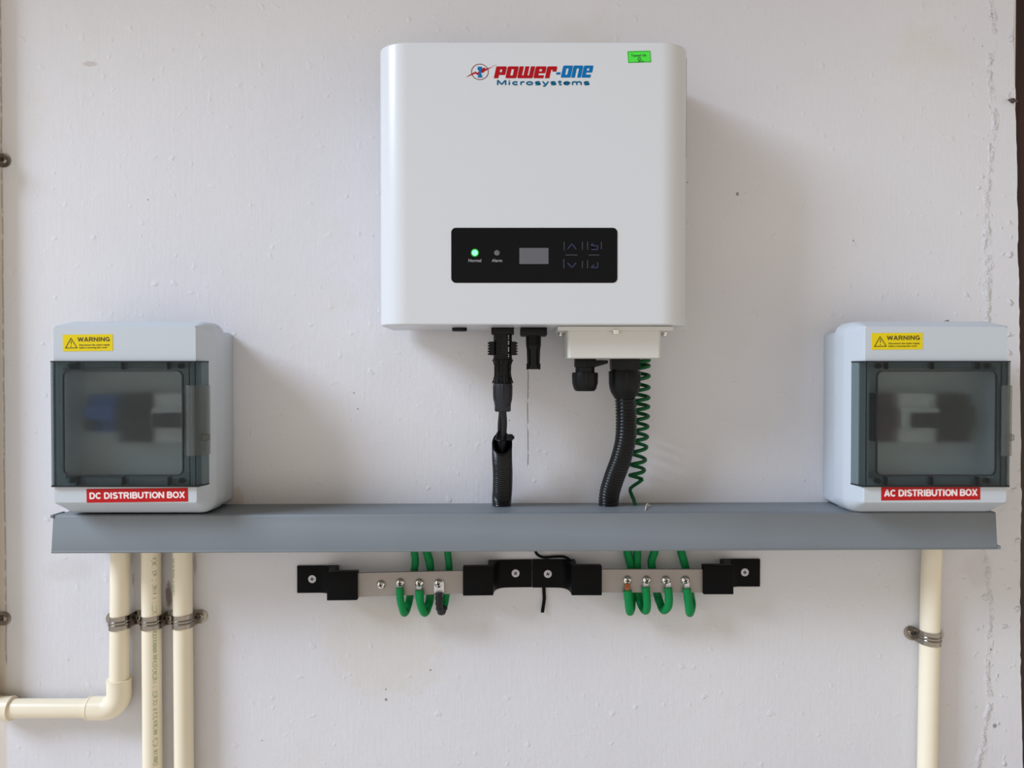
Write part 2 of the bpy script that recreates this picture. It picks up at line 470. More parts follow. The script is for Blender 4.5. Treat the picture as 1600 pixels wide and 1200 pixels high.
tag(mb.build('trim_1', mwood, origin=(0, 0, 0)), None, None, kind='structure')
mb = MB()
mb.box(core_x + 0.087, core_x + 0.95, -0.07, -0.03, 0.01, 2.28, 0.002)
for z0, z1 in ((0.2, 1.0), (1.15, 2.1)):
    mb.box(core_x + 0.2, core_x + 0.84, -0.031, -0.022, z0, z1, 0.004)
tag(mb.build('door_1', mwood, origin=(0, 0, 0)), None, None, kind='structure')
mb = MB(); mb.box(-2.2, 2.2, 0.0, 2.6, -0.05, -0.001)
tag(mb.build('floor', mat('pale tiled floor', (222, 214, 204), 0.6, var=0.03, vscale=3), origin=(0, 0, 0)), None, None, kind='structure')

mb = MB(); mb.box(-2.2, 2.2, -0.15, 0.45, 3.001, 3.10)
mb.box(-2.2, 2.2, 0.0, 0.45, 2.45, 2.57)  # added unseen ledge, placed to shade the top of the wall
tag(mb.build('ceiling_with_shade_ledge', mat('ceiling paint', (150, 138, 122), 0.8), origin=(0, 0, 0)), None, None, kind='structure')

# ------------------------------------------------------------------ inverter
DI = 0.135
xl = -184 * U; xr = 243.5 * U
zt = Z(65.5, DI); zb = Z(507.5, DI)
inv = thing('solar_inverter', 'large white solar inverter with black control panel and red and blue logo', 'inverter', ((xl + xr) / 2, 0, zb))
def inv_plan(x0, x1, rx, ry, front, back):
    pts = [(x0, back)]
    for k in range(13):
        q = math.radians(180 - 90 * k / 12); pts.append((x0 + rx + rx * math.cos(q), front - ry + ry * math.sin(q)))
    for k in range(13):
        q = math.radians(90 - 90 * k / 12); pts.append((x1 - rx + rx * math.cos(q), front - ry + ry * math.sin(q)))
    pts.append((x1, back)); return pts
mb = MB(); mb.plan(inv_plan(xl, xr, 0.036, 0.032, DI, 0.014), zb, zt, 0.0022, 3, ang=50)
mb.build('body', M['inv'], inv, wn_=True)
mb = MB(); mb.box(xl + 0.09, xr - 0.09, 0.0005, 0.0138, zb + 0.10, zt - 0.03, 0.001)
mb.build('wall_bracket', M['steel'], inv)
def rect(px0, py0, px1, py1, d):
    a = P(px0, py0, d); b = P(px1, py1, d); return a.x, b.x, b.z, a.z
# control panel
x0, x1, z0, z1 = rect(705, 356, 964.5, 442, DI)
mb = MB(); mb.prism(rrect(x0, x1, z0, z1, 0.0055), DI - 0.001, DI + 0.0006, 0.0002, 1)
cp = mb.build('control_panel', M['panel'], inv)
DP = DI + 0.0006
x0, x1, z0, z1 = rect(811.5, 387.5, 857, 412.5, DP)
mb = MB(); mb.box(x0, x1, DP - 0.0002, DP + 0.0002, z0, z1); mb.build('display_screen', M['screen'], cp)
c = P(742, 395, DP)
mb = MB(); mb.lathe((c.x, -(DP - .0002), c.z), [(0, .0050), (.0005, .0048), (.0006, .0036)], 24, 'd'); mb.mi = 1
mb.lathe((c.x, -(DP + .0002), c.z), [(0, .0036), (.0006, .0034), (.0010, .0018)], 20, 'd')
o = mb.build('indicator_lamp', [M['led_halo'], M['led_on']], cp); o['label'] = 'glowing green indicator lamp'
c = P(776.5, 395, DP)
mb = MB(); mb.lathe((c.x, -(DP - .0002), c.z), [(0, .0034), (.0005, .0032), (.0008, .0018)], 20, 'd')
o = mb.build('indicator_lamp', M['led_off'], cp); o['label'] = 'unlit grey indicator lamp'
for s_, a, b_ in (('Normal', 732, 752), ('Alarm', 768.5, 784.5)):
    x0, x1, z0, z1 = rect(a, 404.5, b_, 409.5, DP)
    mb = MB(); mb.text(s_, x0, x1, z0, z1, DP, bold=0.01); mb.build('printed_text', M['print_grey'], cp)
def stroke(mb, pts, w, d):
    for (ax, ay), (bx, by) in zip(pts[:-1], pts[1:]):
        a = P(ax, ay, d); b = P(bx, by, d); t = (b - a); L_ = t.length; t.normalize()
        n = Vector((-t.z, 0, t.x)) * w / 2; a = a - t * w * .3; b = b + t * w * .3
        mb.prism([(a.x - n.x, a.z - n.z), (b.x - n.x, b.z - n.z), (b.x + n.x, b.z + n.z), (a.x + n.x, a.z + n.z)], d - .0001, d + .0002)
for pts in ([(887, 389), (893.5, 381), (900, 389)], [(887, 411), (893.5, 418), (900, 411)],
            [(927, 381), (922, 384), (927, 387), (922, 384), (934, 384), (934, 390), (925, 390)],
            [(934, 410), (934, 418), (923, 418), (928, 414)]):
    mb = MB()
    xs = [p[0] for p in pts]; ys = [p[1] for p in pts]; cxp = (min(xs) + max(xs)) / 2; cyp = (min(ys) + max(ys)) / 2
    x0, x1, z0, z1 = rect(cxp - 9, cyp - 8, cxp + 9, cyp + 8, DP)
    mb.prism(rrect(x0, x1, z0, z1, .0015, 3), DP - .0003, DP + .0003); mb.mi = 1
    stroke(mb, pts, .0010, DP + .0003)
    mb.build('push_button', [M['panel'], M['print_blue']], cp)
mb = MB()
for pts in ([(881.5, 378), (881.5, 391)], [(881, 405), (881, 419)], [(910, 378), (910, 390)], [(910, 408), (910, 419)], [(918, 378), (918, 390)], [(918, 407), (918, 419)], [(939.5, 378), (939.5, 389)], [(884, 398.5), (902, 398.5)], [(920, 398.5), (936, 398.5)]):
    stroke(mb, pts, .0008, DP)
mb.build('button_dividers', M['print_dim'], cp)

# logo emblem and lettering
DL = DI
def poly_px(mb, pts, d, th=.0002):
    q = [P(a, b_, d) for a, b_ in pts]; mb.prism([(v.x, v.z) for v in q], d - .0001, d + th)
mb = MB()
c0 = P(749.8, 112.3, DL); R_ = P(763.5, 112.3, DL).x - c0.x
ro, ri = R_, R_ - .0009
n = 48
ring = lambda r, d: [Vector((c0.x + r * math.cos(2 * math.pi * k / n), -d, c0.z + r * 0.92 * math.sin(2 * math.pi * k / n))) for k in range(n)]
mb.loft([ring(ro, DL), ring(ro, DL + .0002), ring(ri, DL + .0002), ring(ri, DL)], cap=False)
mb.mi = 1
poly_px(mb, [(728.5, 120.5), (736, 115.5), (743.5, 111.7), (745, 114), (751, 110.5), (752.5, 113), (746, 117.5), (743, 114.8)], DL, .0003)
poly_px(mb, [(775.5, 100.8), (768, 105), (758.5, 107.8), (757, 105.3), (750, 110), (750.5, 112.5), (754.5, 114), (757, 111.5)], DL, .0003)
mb.mi = 2
poly_px(mb, [(746.5, 104.5), (753, 104.5), (753.6, 108.5), (751.6, 111), (751.6, 115), (753.8, 121), (746.2, 121), (748.3, 115), (748.3, 111), (746.2, 108.5)], DL, .0005)
mb.build('logo_emblem', [M['ring'], M['red'], M['bluei']], inv)
def arc(cx, cy, rx, ry, a0, a1, n=9):
    return [(cx + rx * math.cos(math.radians(a0 + (a1 - a0) * k / n)), cy + ry * math.sin(math.radians(a0 + (a1 - a0) * k / n))) for k in range(n + 1)]
GLYPH = {                                                          # advance width, centre lines (baseline 0, capital height 1)
    ' ': (.36, []),
    'A': (1.0, [[(.10, 0), (.46, .92), (.54, .92), (.90, 0)], [(.24, .30), (.76, .30)]]),
    'B': (.92, [[(.12, 0), (.12, 1)], [(.12, .91)] + arc(.54, .72, .20, .19, 90, -90) + [(.12, .53)], [(.12, .53)] + arc(.58, .31, .22, .22, 90, -90) + [(.12, .09)]]),
    'C': (.98, [arc(.52, .5, .40, .41, 40, 320, 16)]),
    'D': (.98, [[(.12, 0), (.12, 1)], [(.12, .91)] + arc(.46, .5, .40, .41, 90, -90, 14) + [(.12, .09)]]),
    'G': (1.04, [arc(.54, .5, .42, .41, 42, 318, 16) + [(.90, .22), (.90, .42), (.56, .42)]]),
    'I': (.36, [[(.18, 0), (.18, 1)]]),
    'M': (1.08, [[(.11, 0), (.11, 1)], [(.97, 0), (.97, 1)], [(.15, .95), (.54, .12), (.93, .95)]]),
    'N': (.98, [[(.11, 0), (.11, 1)], [(.87, 0), (.87, 1)], [(.14, .93), (.84, .07)]]),
    'O': (1.08, [arc(.54, .5, .43, .41, 0, 360, 24)]),
    'R': (.98, [[(.12, 0), (.12, 1)], [(.12, .91)] + arc(.58, .695, .22, .215, 90, -90) + [(.12, .48)], [(.52, .48), (.86, 0)]]),
    'S': (.90, [arc(.46, .72, .32, .19, 20, 200, 10)[0:] + [(.30, .56), (.62, .45)] + arc(.46, .28, .34, .19, 20, -160, 10)]),
    'T': (.88, [[(.44, 0), (.44, .91)], [(.02, .91), (.86, .91)]]),
    'U': (.98, [[(.12, 1), (.12, .40)] + arc(.49, .40, .37, .31, 180, 360, 12) + [(.86, .40), (.86, 1)]]),
    'W': (1.34, [[(.08, 1), (.36, .06), (.67, .94), (.98, .06), (1.26, 1)]]),
    'X': (.96, [[(.10, 0), (.86, 1)], [(.86, 0), (.10, 1)]]),
    'i': (.32, [[(.16, 0), (.16, .70)], [(.16, .84), (.16, 1)]]),
    'c': (.74, [arc(.40, .36, .29, .28, 45, 315, 14)]),
    'r': (.52, [[(.12, 0), (.12, .72)], [(.12, .42), (.20, .58), (.34, .65), (.50, .64)]]),
    'o': (.82, [arc(.41, .36, .31, .28, 0, 360, 20)]),
    's': (.70, [arc(.36, .51, .24, .14, 20, 200, 8) + [(.26, .41), (.46, .32)] + arc(.35, .21, .25, .13, 20, -160, 8)]),
    'y': (.74, [[(.06, .72), (.37, .04)], [(.68, .72), (.34, -.12), (.24, -.21), (.10, -.20)]]),
    't': (.46, [[(.22, .92), (.22, .14), (.30, .07), (.42, .07)], [(.02, .64), (.42, .64)]]),
    'e': (.78, [[(.10, .37), (.68, .37)] + arc(.40, .36, .29, .28, 5, 320, 16)]),
    'm': (1.16, [[(.12, 0), (.12, .72)], [(.12, .50)] + arc(.36, .46, .22, .19, 140, 0, 8) + [(.58, 0)], [(.58, .46)] + arc(.81, .46, .23, .19, 150, 0, 8) + [(1.04, 0)]]),
}
def stroke_text(mb, string, x0, x1, z0, z1, d, w=.19, thick=.0002, gap=.06):
    tot = sum(GLYPH[c][0] + gap for c in string) - gap
    sx = (x1 - x0) / tot; sz = z1 - z0; x = 0.0; i = 0
    for ch in string:
        adv, lines = GLYPH[ch]
        split = []
        for ln in lines:                                           # sharp corners start a new stroke
            cur = [ln[0]]
            for k in range(1, len(ln)):
                cur.append(ln[k])
                if k < len(ln) - 1 and len(ln) < 8:
                    a = Vector(((ln[k][0] - ln[k-1][0]) * sx, (ln[k][1] - ln[k-1][1]) * sz)); b_ = Vector(((ln[k+1][0] - ln[k][0]) * sx, (ln[k+1][1] - ln[k][1]) * sz))
                    if a.normalized().dot(b_.normalized()) < 0.1: split.append(cur); cur = [ln[k]]
            split.append(cur)
        for ln in split:
            pts = [Vector((x0 + (x + a) * sx, z0 + b_ * sz)) for a, b_ in ln]
            clean = [pts[0]]
            for p in pts[1:]:
                if (p - clean[-1]).length > 1e-6: clean.append(p)
            pts = clean; closed = len(ln) > 15 and (pts[0] - pts[-1]).length < sz * .02
            i += 1; dd = d + thick + i * 1.2e-6; rings = []; hw = w * sz / 2
            for k, p in enumerate(pts):
                if closed: a, b_ = pts[k - 1] if k else pts[-2], pts[(k + 1) % len(pts)] if k < len(pts) - 1 else pts[1]
                else: a, b_ = pts[max(0, k - 1)], pts[min(len(pts) - 1, k + 1)]
                t1 = (p - a).normalized() if (p - a).length > 1e-9 else (b_ - p).normalized()
                t2 = (b_ - p).normalized() if (b_ - p).length > 1e-9 else t1
                t = (t1 + t2).normalized(); n_ = Vector((-t.y, t.x)); m_ = 1 / max(.55, t.dot(t1))
                l, r = p + n_ * hw * m_, p - n_ * hw * m_
                rings.append([Vector((l.x, -d, l.y)), Vector((r.x, -d, r.y)), Vector((r.x, -dd, r.y)), Vector((l.x, -dd, l.y))])
            mb.loft(rings)
        x += adv + gap
    return mb
def block_letters(words_, x0p, x1p, yt, yb, total):
    """heavy slanted squarish lettering; cells (x, y, w, h) with y from the top, in letter units of height 10"""
    a = P(x0p, yb, DL); b = P(x1p, yt, DL); H = b.z - a.z; k = H / 10; sh = 0.22
    W = (b.x - a.x - sh * H); sx = W / total; x = 0.0; out = []
    for ch in words_:
        w, cells = ch
        for cx, cy, cw, chh in cells:
            q = []
            for ux, uy in ((cx, cy), (cx + cw, cy), (cx + cw, cy + chh), (cx, cy + chh)):
                h_ = (10 - uy) * k
                q.append((a.x + (x + ux) * sx + sh * h_, a.z + h_))
            out.append(q)
        x += w + 0.55
    return out
LK = 0
pP = (8.6, [(0, 0, 3.6, 10), (3.6, 0, 4.4, 2.6), (5.2, 2.2, 3.2, 5.0), (3.6, 4.9, 2.2, 2.3), (8.0, .6, .5, 6)])
pO = (8.8, [(.4, 0, 8.0, 2.4), (0, .7, 3.4, 8.7), (5.4, .7, 3.4, 8.7), (.4, 7.6, 8.0, 2.4)])
pW = (12.4, [(0, 0, 3.4, 9.4), (4.6, 0, 3.2, 9.4), (9.0, 0, 3.4, 9.4), (.5, 7.6, 11.4, 2.4)])
pE = (8.6, [(.4, 0, 7.8, 2.3), (0, .7, 3.4, 8.7), (5.4, .7, 3.2, 4.9), (3.4, 4.2, 4.8, 1.6), (.4, 7.5, 7.6, 2.5)])
pR = (8.0, [(0, .6, 3.6, 9.4), (.4, 0, 7.4, 2.9), (4.8, 1.0, 3.2, 3.4)])
pN = (8.8, [(0, 0, 3.4, 10), (.4, 0, 7.9, 2.4), (5.4, .7, 3.4, 9.3)])
mb = MB()
for q in block_letters([pP, pO, pW, pE, pR], 771.5, 871, 103.8, 122.3, 48.6):
    LK += 1; mb.prism(q, DL - .0001, DL + .0002 + LK * 1.5e-6)
lg = mb.build('logo_lettering', M['red'], inv); lg['label'] = 'red slanted word of the logo'
mb = MB()
poly_px(mb, [(869.5, 113), (876, 113), (875.3, 116.6), (868.8, 116.6)], DL)
for q in block_letters([pO, pN, pE], 876, 927.5, 102.5, 121.3, 27.3):
    LK += 1; mb.prism(q, DL - .0001, DL + .0002 + LK * 1.5e-6)
lg = mb.build('logo_lettering', M['bluei'], inv); lg['label'] = 'blue slanted word of the logo'
x0, x1, z0, z1 = rect(776, 125.3, 921.5, 134.6, DL)
x0, x1, z0, z1 = rect(776, 125.3, 921.5, 132.9, DL)
mb = MB(); stroke_text(mb, 'Microsystems', x0, x1, z0, z1, DL, .31, gap=.12); lg = mb.build('logo_lettering', M['teal'], inv); lg['label'] = 'small teal word under the logo'
# green test sticker
q = [P(980.3, 80.2, DL), P(1016, 79.2, DL), P(1017.3, 97.2, DL), P(981.3, 98.3, DL)]
mb = MB(); mb.prism([(v.x, v.z) for v in q], DL - .0003, DL + .0003)
gs = mb.build('inspection_sticker', M['green_st'], inv)
mb = MB(); x0, x1, z0, z1 = rect(986, 85, 1010, 88.6, DL); mb.text('Tested Ok', x0, x1, z0, z1, DL + .0003, bold=0.01)
mb.rotate(((x0 + x1) / 2, 0, z0), -1.5)
pp = [P(999 + 2.4 * math.cos(q_), 92 + 2 * math.sin(q_), DL + .0004) for q_ in [k * .6 for k in range(11)]]
mb.tube(pp, .00035, 5); mb.tube([P(998.5, 94, DL + .0004), P(998, 97, DL + .0004), P(994.5, 96.8, DL + .0004)], .0003, 5)
mb.tube([P(998, 96.5, DL + .0004), P(1002, 95.4, DL + .0004), P(1006, 95.6, DL + .0004)], .0003, 5)
mb.tube([P(981, 81, DL + .0004), P(1015.6, 80, DL + .0004), P(1016.6, 96.6, DL + .0004), P(982, 97.6, DL + .0004), P(981, 81, DL + .0004)], .00022, 4)
mb.build('sticker_writing', M['dgreen'], gs)
# label on the right flank
mb = MB(); mb.box(xr - .0002, xr + .0012, 0.030, 0.103, Z(250, .09), Z(97, .09), .0003, 1)
mb.build('side_label', M['sidelab'], inv)
for px, py in ((781, 66.5), (941, 67)):
    mb = MB()
    c = P(px, py, DI - .002); mb.lathe((c.x, -(DI - .008), zt - .0003), [(zt - .0003, .0016), (zt + .0006, .0014)], 10)
    mb.build('top_screw', M['recess'], inv)

# sockets, plugs, glands on the inverter's underside
mb = MB(); c = P(718, 519, .075); mb.lathe((c.x, -.075, 0), [(zb - .0045, .0085), (zb - .004, .0095), (zb + .001, .0095)], 24)
o = mb.build('blanking_plug', M['black'], inv)
# socket for the solar cables: collar, ribbed locking barrel, two wings
c = P(785.5, 540, .070); cx = c.x; dc = .070
def zz(py, d=.070): return Z(py, d)
mb = MB()
mb.box(cx - .0142, cx + .0142, dc - .013, dc + .013, zz(523), zb + .0005, .001)
mb.lathe((cx, -dc, 0), [(zz(561), .0105), (zz(558), .0118), (zz(526), .0118), (zz(522), .012)], 28)
for s_ in (-1, 1):
    mb.box(cx + s_ * .0135 - .0035, cx + s_ * .0135 + .0035, dc - .009, dc + .009, zz(555), zz(534), .0006, 1)
    for k in range(5):
        zc = zz(536.5 + k * 4.2)
        mb.box(cx + s_ * .0175 - .0012, cx + s_ * .0175 + .0012, dc - .0085, dc + .0085, zc - .0009, zc + .0009)
for k in range(7):
    mb.box(cx - .0085, cx - .0015, dc + .0112, dc + .0122, zz(528 + k * 4.4) - .0004, zz(528 + k * 4.4) + .0004)
mb.mi = 1
for k, (a, b_) in enumerate(((524.5, 527), (528.5, 530.5), (533, 539), (542.5, 550), (553.5, 555), (556.5, 558.5))):
    mb.box(cx + .0068, cx + .0082, dc + .0085, dc + .0104, zz(b_), zz(a))
mb.build('cable_socket', [M['black'], M['print_grey']], inv)
# capped spare socket
c = P(833.5, 545, .072); cx2 = c.x
mb = MB()
mb.box(cx2 - .0168, cx2 + .0168, .058, .086, zz(526), zb + .0005, .0022)
mb.lathe((cx2, -.072, 0), [(zz(577), .0072), (zz(576), .0078), (zz(571), .0080), (zz(546), .0086), (zz(541), .0092), (zz(527), .0095), (zz(525), .0098)], 26)
for k in range(6): mb.lathe((cx2, -.072, 0), [(zz(529 + k * 2.3), .0096), (zz(528.4 + k * 2.3), .0100), (zz(527.8 + k * 2.3), .0096)], 20)
for s_ in (-1, 1):
    mb.box(cx2 + s_ * .0060 - .0008, cx2 + s_ * .0060 + .0008, .0745, .0805, zz(572), zz(545), .0004, 1)
    mb.box(cx2 + s_ * .0078 - .0010, cx2 + s_ * .0078 + .0010, .068, .076, zz(577.5), zz(568), .0004, 1)
mb.build('capped_socket', M['black'], inv)
# terminal cover: flange plate and box
xa = X(871.5, .118); xb = X(1052, .118); zf = Z(509.5, .118)
zbx = Z(560, .112)
mb = MB()
mb.prism([(xa, zf), (xb, zf), (xb, Z(516.5, .118)), (xa, Z(516.5, .118))], .030, .118, .0008)
mb.plan([(X(887, .112), .032), (X(887, .112), .110), (X(890, .112), .113), (X(1029, .112), .113), (X(1032.5, .112), .110), (X(1032.5, .112), .032)], zbx, zf - .001, .0018, 3, ang=50)
tcv = mb.build('terminal_cover', M['cover'], inv, wn_=True)
def down_screw(px, d, parent):
    x = X(px, d); zt_ = Z(516.5, .118) + .0005
    mb = MB(); mb.lathe((x, -d, 0), [(zt_ - .0048, .0022), (zt_ - .0044, .0036), (zt_ - .0024, .0042), (zt_ - .0020, .0050), (zt_, .0050)], 18)
    mb.build('cover_screw', M['chrome'], parent)
down_screw(962, .1155, tcv); down_screw(876.5, .060, tcv); down_screw(1037.5, .060, tcv)
# cable glands
def gland(px, prof, d, extra=None, nm='cable_gland'):
    x = X(px, d); mb = MB()
    for pr, nn in prof: mb.lathe((x, -d, 0), [(Z(y, d), r) for y, r in pr], nn)
    if extra: extra(mb, x)
    return mb.build(nm, M['black'], inv)
def wing(mb, x):
    mb.prism([(x + .002, Z(563, .072)), (X(948.5, .07), Z(563, .072)), (X(948.5, .07), Z(568, .072)), (x + .014, Z(573, .072)), (x + .002, Z(573, .072))], .062, .080, .001)
gland(914, [([(574, .0145), (573, .0152), (560, .0152), (559, .0148)], 6), ([(586, .0122), (572, .0122)], 24),
            ([(611, .0118), (608, .0140), (601, .0158), (598, .0163), (585, .0166), (582, .0160)], 24),
            ([(598, .0168), (584, .0170)], 6)], .072, wing)
for k in range(1):
    gland(976, [([(577, .0205), (560, .0210)], 6), ([(582, .0178), (576, .0178)], 28),
                ([(621, .0135), (613, .0175), (606, .0192), (600, .0200), (581, .0203), (579.5, .0196)], 28),
                ([(599, .0206), (583, .0208)], 6)], .066)

# ------------------------------------------------------------------ cable duct
def duct_section(px, yt, yb, d0, d1, rr=.002, lip=0.0):
    top = P(px, yt, .085); bot = P(px, yb, .085)
    x = top.x; pts = []
    for cd, cz, a in ((d1 - rr, top.z - rr, 0), (d0 + rr, top.z - rr, 90), (d0 + rr, bot.z + rr, 180), (d1 - rr, bot.z + rr, 270)):
        for k in range(5):
            q = math.radians(a + 90 * k / 4); pts.append(Vector((x, -(cd + rr * math.cos(q)), cz + rr * math.sin(q))))
    return pts
duct = thing('cable_duct', 'long grey plastic cable duct running across the wall under both distribution boxes', 'cable duct', (0, 0, P(800, 861, .085).z))
mb = MB(); mb.loft([duct_section(83.5, 806.2, 862.5, 0.0005, .082), duct_section(1555, 801.0, 856.5, .0005, .082)])
mb.build('base', M['duct'], duct)
def cover_section(px, pxb, yt, yb, t=.0016):
    a = P(px, yt, .085); b = P(pxb, yb, .085)
    o_ = [(.070, a.z + .0008), (.0835, a.z + .0008), (.0850, a.z - .0008), (.0850, b.z + .0022), (.0856, b.z + .0018), (.0856, b.z + .0004), (.0846, b.z - .0006), (.072, b.z - .0006), (.072, b.z + .0009), (.0825, b.z + .0009), (.0825, a.z - .0008), (.070, a.z - .0008)]
    res = []
    for d, z in o_:
        f = (a.z - z) / (a.z - b.z); res.append(Vector((a.x + (b.x - a.x) * f, -d, z)))
    return res
mb = MB(); mb.loft([cover_section(83.2, 80, 806.6, 864), cover_section(1556, 1558.5, 801.2, 857.8)], .0002, 1)
mb.build('cover', M['duct'], duct)
mb = MB()
mb.box(X(1557, .08), X(1561.5, .08), .070, .0862, Z(857.5, .085), Z(852.5, .085), .0006, 1)
mb.build('end_clip', M['duct'], duct)
mb = MB()
mb.box(X(81, .08), X(86, .08), .060, .0862, Z(809.5, .085), Z(804.5, .085), .0006, 1)
mb.build('end_clip', M['duct'], duct)

# ------------------------------------------------------------------ distribution boxes
def text_label(x0, x1, z0, z1, d, string, mxx=.04, mzz=.28):
    w = x1 - x0; h = z1 - z0
    return stroke_text(MB(), string, x0 + w * mxx, x1 - w * mxx, z0 + h * mzz, z1 - h * mzz, d, w=.235, gap=.07)
def distribution_box(cw, label, red, redbox, yelbox, tilt):
    cx = cw * U
    bx = lambda w: cx + w * U
    root = thing('distribution_box', label, 'distribution box', (cx, 0, vz(202)))
    mb = MB(); mb.prism(rrect(bx(-105), bx(105), vz(200), vz(-63), 9 * U), .0004, .053, .0015)
    mb.build('base', M['box'], root)
    def sec(d, w, t, b_, r): return [Vector((x, -d, z)) for x, z in rrect(bx(-w), bx(w), vz(b_), vz(t), r * U, 6)]
    mb = MB()
    mb.loft([sec(.046, 110, -73, 201.5, 18), sec(.049, 112, -75, 202.5, 20), sec(.074, 112, -75, 202.5, 22), sec(.079, 111, -74.5, 201.5, 21),
             sec(.092, 106.5, -71, 193.5, 14), sec(.1095, 101, -66.5, 183.3, 4), sec(.112, 99.2, -64.6, 180.5, 3)])
    for s_ in (-1, 1):
        pts = [(bx(s_ * 100), vz(-34)), (bx(s_ * 111), vz(-34)), (bx(s_ * 119.5), vz(-2)), (bx(s_ * 119.5), vz(160)), (bx(s_ * 111), vz(188)), (bx(s_ * 100), vz(188))]
        mb.prism(pts, .047, .080, .0025)
    lid = mb.build('lid', M['box'], root, smooth=30)
    c1 = MB(); c1.box(bx(-140), bx(140), .103, .2, vz(158.5), vz(-16.8))
    c2 = MB(); c2.box(bx(-89), bx(89), .058, .2, vz(149), vz(-8))
    cut(lid, [c1.build('c', M['box'], origin=(0, 0, 0)), c2.build('c', M['box'], origin=(0, 0, 0))])
    w_ = lid.modifiers.new('wn', 'WEIGHTED_NORMAL'); w_.keep_sharp = True
    mb = MB(); mb.box(bx(-88.5), bx(88.5), .0575, .060, vz(148.5), vz(-7.5)); mb.build('inner_panel', M['inner'], root)
    # smoked door
    DF, DB = .1155, .1130
    o_ = [(-107.5, .090), (-102.5, .1135), (-100.5, DF), (100.5, DF), (102.5, .1135), (107.5, .090)]
    i_ = [(105, .090), (100.3, .1122), (99.5, DB), (-99.5, DB), (-100.3, .1122), (-105, .090)]
    mb = MB(); mb.plan([(bx(a), d) for a, d in o_ + i_], vz(158), vz(-16.2), .0004, 1)
    door = mb.build('door', M['smoke'], root, smooth=30)
    px0, px1, pt, pb = -85, 83, -4, 143
    hole = MB(); hole.prism(rrect(bx(px0), bx(px1), vz(pb), vz(pt), 9 * U, 8), .100, .13)
    cut(door, [hole.build('h', M['smoke'], origin=(0, 0, 0))])
    mb = MB(); mb.prism(rrect(bx(px0 + 1.2), bx(px1 - 1.2), vz(pb - 1.2), vz(pt + 1.2), 8 * U, 8), DB + .0002, DF + .0002)
    pane = mb.build('window_pane', M['frost'], door)
    A_ = rrect(bx(px0 + .1), bx(px1 - .1), vz(pb - .1), vz(pt + .1), 9 * U, 8); B_ = rrect(bx(px0 + 1.8), bx(px1 - 1.8), vz(pb - 1.8), vz(pt + 1.8), 7.5 * U, 8)
    mb = MB(); mb.loft([[Vector((x, -DB, z)) for x, z in A_], [Vector((x, -DF - .0006, z)) for x, z in A_], [Vector((x, -DF - .0006, z)) for x, z in B_], [Vector((x, -DB, z)) for x, z in B_], [Vector((x, -DB, z)) for x, z in A_]], cap=False)
    mb.build('window_seal', M['gasket'], door)
    for w in (-68, -4, 60):                                       # moulded ribs and posts behind the door
        for v0, v1 in ((-5.5, -15), (157, 145)):
            mb = MB(); mb.box(bx(w - .6), bx(w + .6), .1032, .1128, vz(v0), vz(v1)); mb.build('door_rib', M['gasket'], door)
    for w in (-78, 76):
        for v_ in (-10, 151):
            mb = MB(); mb.lathe((bx(w), -.1032, vz(v_)), [(0, 4 * U), (.006, 3.6 * U)], 14, 'd'); mb.build('lid_screw', M['gasket'], root)
    oe = [(a * 1.002, d + .0003) for a, d in o_]; ie = [(a * .999, d - .0002) for a, d in i_]
    for v0, v1 in ((-15.4, -17.0), (158.6, 157.0)):
        mb = MB(); mb.plan([(bx(a), d) for a, d in oe + ie], vz(v0), vz(v1)); mb.build('door_edge', M['gasket'], door)
    for w in (-97.5, 90.5, 98.5):
        mb = MB(); mb.box(bx(w - .5), bx(w + .5), .1118, .1129, vz(157), vz(-15)); mb.build('door_seam', M['gasket'], door)
    # latch
    mb = MB()
    lo = [(88, .1158), (88, .1190), (99, .1200), (104, .1150), (111.5, .0945), (109.6, .0937), (102, .1138), (98, .1172), (90, .1172), (90, .1158)]
    mb.plan([(bx(a), d) for a, d in lo], vz(115), vz(17), .0008, 2)
    lt = mb.build('latch', M['latch'], door)
    mb = MB(); mb.lathe((bx(107.5), -.104, 0), [(vz(95.5), .004), (vz(94), .0062), (vz(87), .0062), (vz(85.5), .004)], 16)
    mb.build('latch_pin', M['latch'], lt)
    mb = MB(); mb.text('OPEN', bx(91.0), bx(97), vz(78), vz(45), .1192, thick=.0004, rot=1); mb.build('embossed_word', M['latch'], lt)
    # stickers
    D2 = .1120
    x0, x1, z0, z1 = rect(*yelbox, D2)
    mb = MB(); mb.box(x0, x1, D2 - .0002, D2 + .0003, z0, z1); mb.rotate((x0, 0, z0), tilt)
    ys = mb.build('warning_sticker', M['yellow'], root)
    w, h = x1 - x0, z1 - z0
    mb = MB(); fx = lambda a: x0 + a * w; fz = lambda a: z0 + a * h
    d3 = D2 + .0003
    tri = [(.055, .20), (.165, .78), (.285, .20)]
    for (a, b_), (c_, e_) in zip(tri, tri[1:] + tri[:1]):
        A = Vector((fx(a), 0, fz(b_))); B = Vector((fx(c_), 0, fz(e_))); t = (B - A).normalized(); nn = Vector((-t.z, 0, t.x)) * .00045
        A = A - t * .0003; B = B + t * .0003
        mb.prism([(A.x - nn.x, A.z - nn.z), (B.x - nn.x, B.z - nn.z), (B.x + nn.x, B.z + nn.z), (A.x + nn.x, A.z + nn.z)], d3 - .0001, d3 + .0002)
    mb.prism([(fx(.160), fz(.62)), (fx(.178), fz(.62)), (fx(.173), fz(.40)), (fx(.165), fz(.40))], d3 - .0001, d3 + .0002)
    mb.box(fx(.161), fx(.177), d3 - .0001, d3 + .0002, fz(.27), fz(.33))
    stroke_text(mb, 'WARNING', fx(.30), fx(.945), fz(.57), fz(.83), d3, w=.22, gap=.12)
    mb.text('Disconnect the mains supply', fx(.33), fx(.94), fz(.29), fz(.42), d3, bold=.012)
